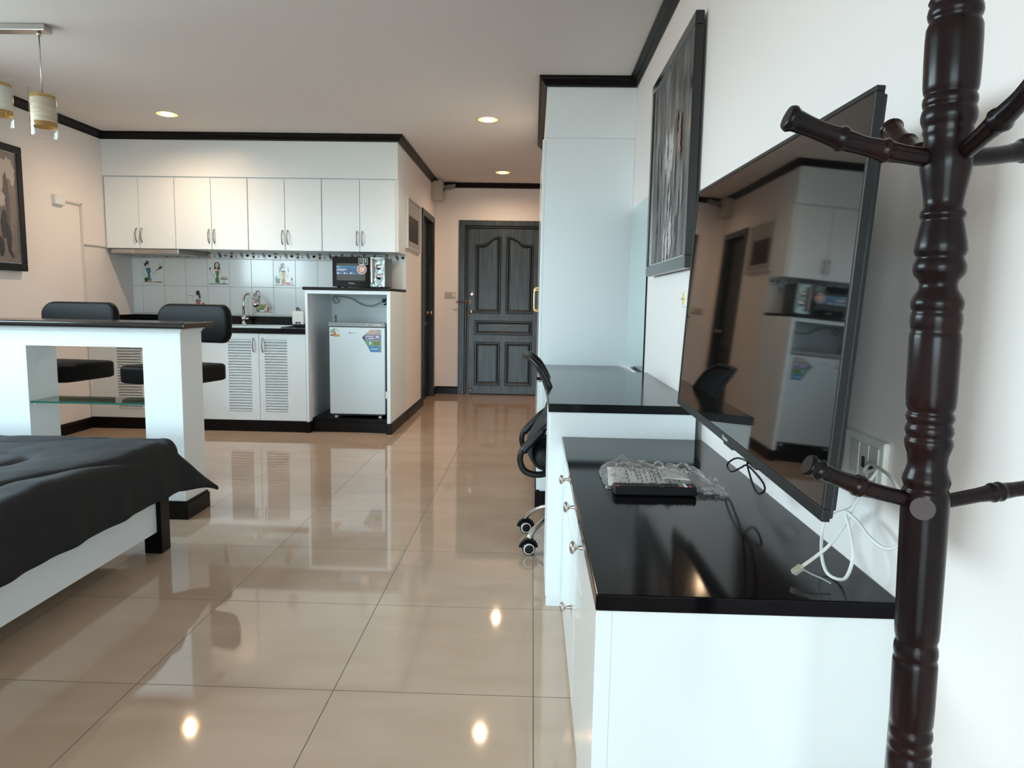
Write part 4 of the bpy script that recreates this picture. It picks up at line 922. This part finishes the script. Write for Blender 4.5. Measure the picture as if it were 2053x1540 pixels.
m = tb(MB(), -W2+.003, W2-.003, -H2+.004, H2-.01, -.019, -.013); tb(m, -W2+.02, W2-.02, -H2+.012, H2-.06, -.030, -.019)
tb(m, -W2+.06, W2-.06, -H2+.02, .0, -.048, -.030)
m.build('back_shell', greypl, t, bevel=.004)
text('Hisense', .014, c_tv+u2*.0+v2*(-H2+.010)+n2*.0008, Matrix([(-u2.x, v2.x, n2.x), (-u2.y, v2.y, n2.y), (-u2.z, v2.z, n2.z)]).to_euler(), flat('logo_silver', (.6, .6, .6)), t, 'logo', .0002)
m = MB(); bx = c_tv.x+.10
m.box(XR-.02, 1.45, .98, XR-.001, 1.75, 1.38).box(bx-.045, 1.50, 1.0, bx+.005, 1.53, 1.36).box(bx-.045, 1.67, 1.0, bx+.005, 1.70, 1.36).box(bx-.005, 1.55, 1.15, XR-.02, 1.60, 1.2).box(bx-.005, 1.60, 1.1, XR-.02, 1.65, 1.15)
m.build('wall_bracket', greypl, t)
t = thing('wall_socket', 'white double wall socket plate behind the coat rack and television', 'wall socket', (XR, 1.32, .84))
box(XR-.012, 1.243, .838, XR, 1.40, .925).build('plate', whitepl, t, bevel=.004)
m = MB()
for y in (1.272, 1.308, 1.345): m.box(XR-.0155, y-.016, .85, XR-.012, y+.016, .912)
m.build('insert', mat('socket_insert', (.62, .62, .58), .4), t, bevel=.0015)
m = MB().cyl((XR-.0155, 1.275, .875), .006, .003, (-1, 0, 0), 14).box(XR-.017, 1.303, .868, XR-.0155, 1.313, .888); m.build('port', blackpl, t)
t = thing('bell_switch', 'small white switch plate with brass contacts beside the television', 'switch', (XR, 2.96, 1.19))
box(XR-.01, 2.92, 1.155, XR, 3.01, 1.225).build('plate', whitepl, t, bevel=.003)
MB().box(XR-.017, 2.955, 1.165, XR-.01, 2.965, 1.215).box(XR-.02, 2.94, 1.185, XR-.01, 2.98, 1.193).build('contact', gold, t)

# white network cable and black screen cable
t = thing('network_cable', 'looped white network cable with clear plug hanging by the wall socket', 'cable', (.59, 1.3, .7))
pts = [(.50, 1.253, .690), (.535, 1.27, .707), (.56, 1.275, .728), (.59, 1.285, .765), (.60, 1.28, .80), (.61, 1.265, .84), (.622, 1.25, .875), (.624, 1.30, .86), (.618, 1.27, .882), (.605, 1.215, .889), (.595, 1.15, .888), (.592, 1.11, .87), (.60, 1.09, .83), (.605, 1.115, .79), (.60, 1.15, .765), (.592, 1.19, .768), (.588, 1.24, .785), (.583, 1.275, .79), (.582, 1.25, .765), (.575, 1.215, .73), (.570, 1.22, .69), (.568, 1.245, .672), (.560, 1.28, .671), (.565, 1.32, .69), (.58, 1.36, .72), (.585, 1.36, .75), (.59, 1.33, .775), (.60, 1.29, .80), (.618, 1.27, .85)]
MB().tube(catmull(pts, 7), .0032, 8).build('cable', cable_w, t)
d = (Vector(pts[0])-Vector(pts[1])).normalized(); sd = d.cross(Vector((0, 0, 1))).normalized(); pz = sd.cross(d)
MB().obox(Vector(pts[0])+d*.008, d, sd, pz, .011, .006, .0045).build('plug', glass_mix('clear_plug', (.9, .88, .8), .15, .1, (.7, .65, .5), .5), t, bevel=.001)
MB().tube(catmull([Vector(pts[0])+d*.002, (.515, 1.235, .684), (.53, 1.225, .680), (.54, 1.215, .676)], 5), .0015, 6).build('latch_tab', cable_g, t)
t = thing('screen_cable', 'thin black cable looping down from the television onto the dresser', 'cable', (.56, 1.8, .7))
pts = [(.50, 1.52, .88), (.53, 1.58, .81), (.555, 1.70, .768), (.56, 1.80, .766), (.56, 1.88, .755), (.56, 1.95, .728), (.56, 1.965, .712), (.56, 1.92, .708), (.56, 1.84, .738), (.56, 1.79, .756), (.56, 1.71, .752), (.56, 1.655, .742), (.56, 1.648, .728), (.558, 1.68, .712), (.558, 1.72, .718), (.558, 1.76, .742), (.556, 1.775, .765), (.54, 1.70, .80), (.52, 1.62, .87)]
MB().tube(catmull(pts, 7), .0026, 8).build('cable', blackpl, t)

# ------------------------------------------------------------------ remote, manual and bag on the dresser
t = thing('remote_control', 'black television remote control lying on the dresser', 'remote control', (.33, 1.82, GZ), math.radians(1.5))
box(-.108, -.022, .0005, .108, .022, .024).build('body', blackpl, t, bevel=.004, local=True)
m = MB(); RB = ['k', 'r', 'g', 'w']; 
for i in range(19):
    for j in range(3):
        c = 0
        if i == 0 and j == 0: c = 1
        elif i in (7, 8, 9, 10): continue
        elif i == 15: c = 1 if j == 0 else 2
        elif i == 16: c = 3
        elif i == 17 and j == 0: c = 1
        m.mark(c).box(-.102+i*.0112, -.017+j*.0115, .0235, -.095+i*.0112, -.0095+j*.0115, .0262)
m.mark(0).lathe([(.018, .0235), (.018, .026), (.001, .0262)], (-.003, 0, 0), seg=20)
m.build('buttons', [greypl, flat('btn_red', (.5, .04, .06)), flat('btn_green', (.12, .4, .1)), flat('btn_white', (.7, .7, .7))], t, bevel=.0008, local=True)
t = thing('instruction_leaflet', 'folded white instruction leaflet with black print behind the remote control', 'leaflet', (.33, 1.92, GZ))
paper = mat('paper', (.7, .68, .66), .6)
def lf(x, y): return .007+.020*max(0, min(1, (y-1.86)/.12))+.004*math.sin(x*40)
MB().grid(lambda a, b_: (.215+a*.225+b_*.01, 1.868+b_*.135, GZ+lf(a, 1.868+b_*.135)), 12, 8).build('paper', paper, t, solid=.0012)
MB().prism([(.36, 1.865, GZ+.032), (.432, 1.855, GZ+.030), (.375, 1.965, GZ+.043)], (0, 0, .002)).build('folded_corner', paper, t)
m = MB(); r_ = random.Random(3)
for i in range(16):
    for j in range(5):
        if i < 4: continue
        x = .222+i*.0125; y = 1.895+j*.021; m.quad(*[(x+dx, y+dy, GZ+lf((x-.215)/.225, y+dy)+.0022) for dx, dy in ((0, 0), (.004, 0), (.0065, .016), (.0025, .016))])
for (x, y, r) in ((.235, 1.935, .008), (.25, 1.97, .007), (.262, 1.905, .007), (.27, 1.945, .006), (.238, 1.90, .005)):
    for k in range(8):
        if k % 5 == 3: continue
        a0, a1 = 2*PI*k/8, 2*PI*(k+1)/8; m.quad(*[(x+rr*math.cos(a), y+rr*math.sin(a), GZ+lf((x-.215)/.225, y+rr*math.sin(a))+.0024) for a, rr in ((a0, r), (a1, r), (a1, r*.7), (a0, r*.7))])
m.build('print', inkm, t)
t = thing('plastic_bag', 'crumpled clear plastic bag over the remote control and leaflet', 'plastic bag', (.36, 1.93, GZ))
from mathutils import noise as NZ
def bag(a, b_):
    x = .205+a*.30; y = 1.845+b_*.20+.01*math.sin(a*9); e_ = min(a, 1-a, b_, 1-b_)*6; e_ = min(1, e_)
    z = GZ+.004+.048*e_**.6*(1-.35*a)+(.016*NZ.noise(Vector((a*11, b_*7, 2)))+.007*NZ.noise(Vector((a*30, b_*22, 5))))*e_
    if y < 1.86: z = max(z, GZ+.03*e_)
    x += .008*NZ.noise(Vector((a*8, b_*8, 9))); y += .012*NZ.noise(Vector((a*7, b_*5, 12)))
    return (x, y, max(z, GZ+.002))
MB().grid(bag, 46, 30).build('film', bag_m, t)
MB().grid(lambda a, b_: (.455+a*.065+.004*math.sin(b_*20), 1.80+b_*.13+.012*NZ.noise(Vector((a*5, b_*9, 1))), GZ+.006+.012*abs(NZ.noise(Vector((a*9, b_*16, 3))))+.012*b_), 14, 24).build('sealed_edge', bag_m, t)

# ------------------------------------------------------------------ office chair
cx_, cy_ = .215, 3.325
t = thing('office_chair', 'black mesh office chair with chrome star base tucked under the desk', 'office chair', (cx_, cy_, 0))
hub = Vector((cx_, cy_, 0))
for a in (148, 218, 290, 2, 75):
    a = math.radians(a); d = Vector((math.cos(a), math.sin(a), 0)); e_ = hub+d*.27
    MB().tube(catmull([hub+Vector((0, 0, .16))+d*.02, hub+Vector((0, 0, .168))+d*.10, hub+Vector((0, 0, .145))+d*.18, hub+Vector((0, 0, .105))+d*.245, e_+Vector((0, 0, .075))], 5), .016, 12, flat=.7).build('base_leg', chrome, t)
    w_ = d.cross(Vector((0, 0, 1)))
    w_ = Vector((.12, -1, 0)).normalized() if 2 < a < PI*1.3 else w_
    c_ = MB(); cc = e_+Vector((0, 0, .031))
    c_.lathe([(.012, -.026), (.029, -.024), (.031, -.015), (.031, -.006), (.02, -.004)], cc, w_, 24).lathe([(.02, .004), (.031, .006), (.031, .015), (.029, .024), (.012, .026)], cc, w_, 24)
    c_.mark(1).lathe([(.021, -.0275), (.0255, -.0275), (.0255, -.0245)], cc, w_, 24, cap=False).lathe([(.0255, .0245), (.0255, .0275), (.021, .0275)], cc, w_, 24, cap=False)
    c_.mark(0); f_ = Vector((0, 0, 1)); s_ = w_.cross(f_)
    arcp = [cc+s_*(.035*math.cos(PI*k/8))+f_*(.035*math.sin(PI*k/8)+.002) for k in range(9)]
    c_.tube(arcp, .014, 8, flat=.5); c_.cyl(cc+Vector((0, 0, .03)), .008, .02, seg=10)
    c_.build('caster', [blackpl, whitepl], t)
MB().lathe([(.035, .12), (.04, .19), (.028, .2), (.028, .36), (.05, .4)], hub).build('gas_lift', blackpl, t)
so = rounded(.44, .46, .1)
def seatf(sc, h): return [(px*sc, py*sc, h) for px, py in [(p[0]+.02, p[1]) for p in so]]
MB().prism([(cx_+px*.6, cy_+py*.6, .395) for px, py in so], (0, 0, .02)).build('seat_mount', blackpl, t)
cushion('seat', seatf, [(.9, .415), (1., .43), (1.02, .46), (.98, .49), (.85, .505), (.3, .51)], meshm, t)
# back frame: tilted mesh panel, seen edge on
prof = [(.095, .46), (.092, .55), (.086, .65), (.07, .74), (.045, .81), (.01, .87), (-.035, .915)]
pc = catmull([(x, 0, z) for x, z in prof], 6)
def bpt(k, s_):
    p = pc[k]; tt = k/(len(pc)-1); hw = .20-.02*abs(tt-.5)*2-(.05*max(0, tt-.85)/.15)
    return Vector((p.x - .035*s_*s_*0 + .03*s_*s_, cy_+s_*hw, p.z))
K = len(pc)-1
MB().grid(lambda a, b_: bpt(min(K, int(round(a*K))), -1+2*b_), K, 12).build('back_mesh', meshm, t, solid=.004)
loop = [bpt(k, -1) for k in range(K+1)]+[bpt(K, s_/4) for s_ in range(-3, 4)]+[bpt(k, 1) for k in range(K, -1, -1)]+[bpt(0, s_/4) for s_ in range(3, -4, -1)]
MB().tube(loop, .013, 8, closed=True).build('back_frame', blackpl, t)
bc = catmull([(.12, 0, .405), (.04, 0, .41), (.0, 0, .44), (-.012, 0, .50), (.02, 0, .57), (.06, 0, .63), (.085, 0, .70)], 5)
MB().grid(lambda a, b_: (bc[min(len(bc)-1, int(round(a*(len(bc)-1))))].x+.02*(2*b_-1)**2, cy_+(2*b_-1)*.19, bc[min(len(bc)-1, int(round(a*(len(bc)-1))))].z), len(bc)-1, 8).build('lumbar_shell', meshm, t, solid=.012)
for s_ in (-1, 1):
    y = cy_+s_*.215; y2 = cy_+s_*.235
    MB().tube(catmull([(.12, y, .41), (.04, y2, .395), (-.02, y2, .41), (-.043, y2, .46), (-.03, y2, .51), (.02, y2, .565), (.06, y2, .605), (.11, y2, .63), (.22, y2, .635), (.36, y2, .63)], 7), [.019]*7*9+[.019], 10, flat=.75).tube(catmull([(-.03, y2, .50), (.02, y2, .56), (.06, y2, .60)], 6), .024, 8, flat=.7).build('armrest', blackpl, t)

# ------------------------------------------------------------------ coat rack
RXc, RYc = .4075, .72
t = thing('coat_rack', 'tall turned dark wood coat rack standing in the foreground', 'coat rack', (.43, RYc, 0))
PR = [(-60, 84), (-40, 100), (-18, 103), (-8, 92), (2, 101), (8, 92), (14, 99), (25, 103), (33, 99), (38, 92), (43, 97), (52, 104), (75, 106), (120, 106), (160, 104), (170, 101), (175, 96), (178, 95), (182, 101), (190, 103), (197, 100), (200, 96), (205, 101), (215, 106), (225, 105), (234, 98), (240, 93), (246, 96), (252, 91), (265, 88), (280, 94), (300, 100), (320, 97), (350, 86), (375, 77), (392, 74), (397, 82), (403, 89), (409, 86), (413, 79), (418, 81), (440, 91), (460, 99), (475, 102), (482, 97), (487, 89), (492, 94), (502, 102), (514, 102), (522, 96), (532, 78), (540, 73), (550, 77), (560, 90), (572, 102), (580, 103), (588, 100), (593, 94), (598, 99), (606, 101), (616, 101), (626, 98), (632, 95), (637, 99), (645, 102), (700, 101), (760, 100), (780, 98), (788, 92), (792, 87), (797, 93), (804, 97), (811, 92), (816, 87), (822, 93), (831, 97), (839, 92), (843, 88), (848, 94), (856, 97), (866, 92), (880, 82), (898, 78), (912, 84), (925, 94), (933, 97), (940, 92), (947, 87), (951, 92), (957, 97), (970, 97), (1100, 95), (1240, 92), (1256, 90), (1264, 85), (1270, 84), (1278, 90), (1290, 92), (1298, 89), (1303, 86), (1308, 91), (1316, 93), (1400, 92), (1436, 90), (1444, 86), (1450, 84), (1456, 90), (1466, 92), (1474, 88), (1480, 83), (1486, 88), (1494, 92), (1500, 87), (1505, 83), (1511, 91), (1545, 92), (1700, 90)]
# turned profile: height and radius along the shaft
z_top, k_z = 1.4572, (1.4572-.6695)/1540
def zof(p): return 1.4572-(p*.000492+p*p*1.2e-8)
rs_ = [(w_*.000232, zof(p)) for p, w_ in PR]
rs_ = [(r, z) for r, z in rs_]
top = [(.004, 1.80), (.014, 1.795), (.021, 1.775), (.018, 1.755), (.011, 1.745), (.021, 1.735), (.021, 1.72), (.016, 1.71), (.022, 1.69), (.024, 1.60), (.022, 1.53)]
low = [(.0225, .56), (.023, .50), (.026, .48), (.022, .46), (.026, .44), (.03, .40), (.03, .24), (.024, .22), (.03, .20), (.018, .17), (.004, .16)]
prof = top+rs_+low
lean = lambda z: (.4075+(1.063-z)*.024, .72)
m = MB(); seg = 40; rings = []
for r, z in prof:
    lx, ly = lean(z); rings.append([m.b.verts.new((lx+r*math.cos(2*PI*i/seg), ly+r*math.sin(2*PI*i/seg), z)) for i in range(seg)])
fs = []
for A, B in zip(rings, rings[1:]):
    for i in range(seg): fs.append(m.b.faces.new([A[i], A[(i+1) % seg], B[(i+1) % seg], B[i]]))
fs += [m.b.faces.new(rings[0]), m.b.faces.new(rings[-1])]; m._fin(fs, True)
m.build('shaft', dkwood, t)
for a in (45, 135, 225, 315):
    a = math.radians(a); d = Vector((math.cos(a), math.sin(a), 0)); b0 = Vector((*lean(.2), 0))
    rmax = .19
    MB().tube(catmull([b0+d*.01+Vector((0, 0, .34)), b0+d*.07+Vector((0, 0, .33)), b0+d*.13+Vector((0, 0, .2)), b0+d*(rmax-.01)+Vector((0, 0, .05)), b0+d*rmax+Vector((0, 0, .015))], 6), .014, 12).build('leg', dkwood, t)
def bamboo(p0, p1, sag, r0, nodes_, label=None, root=.4):
    p0 = Vector(p0); p1 = Vector(p1); pts = []; rr = []; N = 60
    for i in range(N+1):
        s_ = i/N; p = p0.lerp(p1, s_); p = p+Vector((0, 0, sag*math.sin(PI*s_))); pts.append(p)
        g = 1+.1*s_
        r = r0*g*.80
        for nd in nodes_: r = max(r, r0*g*(.80+.30*math.exp(-((s_-nd)/.028)**2))); r = r if abs(s_-nd) > .2 else max(r, r0*g*(.8+.13*max(0, 1-abs(s_-nd)/.13)))
        if s_ < .06: r = r0*.8
        rr.append(r)
    return MB().tube(pts, rr, 18).build('hook_arm', dkwood, t)
hz = 1.312; hx_, hy_ = lean(hz)
hb = Vector((hx_, hy_, hz))
bamboo(hb+Vector((-.015, 0, -.002)), hb+Vector((-.160, -.008, .034)), -.006, .0108, (.32, .62, .97))
bamboo(hb+Vector((-.002, .015, 0)), hb+Vector((-.006, .105, .052)), -.006, .0108, (.32, .62, .97))
bamboo(hb+Vector((.006, -.015, 0)), hb+Vector((.012, -.170, .075)), -.006, .0108, (.32, .62, .97))
bamboo(hb+Vector((.015, .005, 0)), hb+Vector((.155, .05, .034)), -.006, .0108, (.55, .97))
hz = .963; hx_, hy_ = lean(hz); hb = Vector((hx_, hy_, hz))
bamboo(hb+Vector((-.015, 0, .004)), hb+Vector((-.125, -.004, .040)), -.004, .0100, (.48, .52, .88, .97))
bamboo(hb+Vector((.015, .004, 0)), hb+Vector((.14, .02, .018)), .002, .0092, (.48, .54, .9))
dd = Vector((-.55, -.835, 0)).normalized(); m = MB().cyl(hb+dd*.0185, .0115, .0045, dd, 24); m.build('dowel_end', mat('dowel_grain', (.06, .04, .045), .5), t)

# curtains beside the glazing, behind the camera
def curtain(x0, x1, m_, label, seed):
    MB_ = MB().grid(lambda a, b_: (x0+a*(x1-x0), YB+.09+.03*math.sin(a*(x1-x0)*55+seed)*(1-.2*b_), .03+b_*2.36), 90, 6)
    o = MB_.build('curtain', m_, solid=.002); tag(o, label, 'curtain', 'curtains at the balcony glazing')
curtain(-3.5, -2.95, mat('grey_curtain', (.3, .3, .3), .9), 'grey curtain drawn to the left side of the balcony glazing', 1)
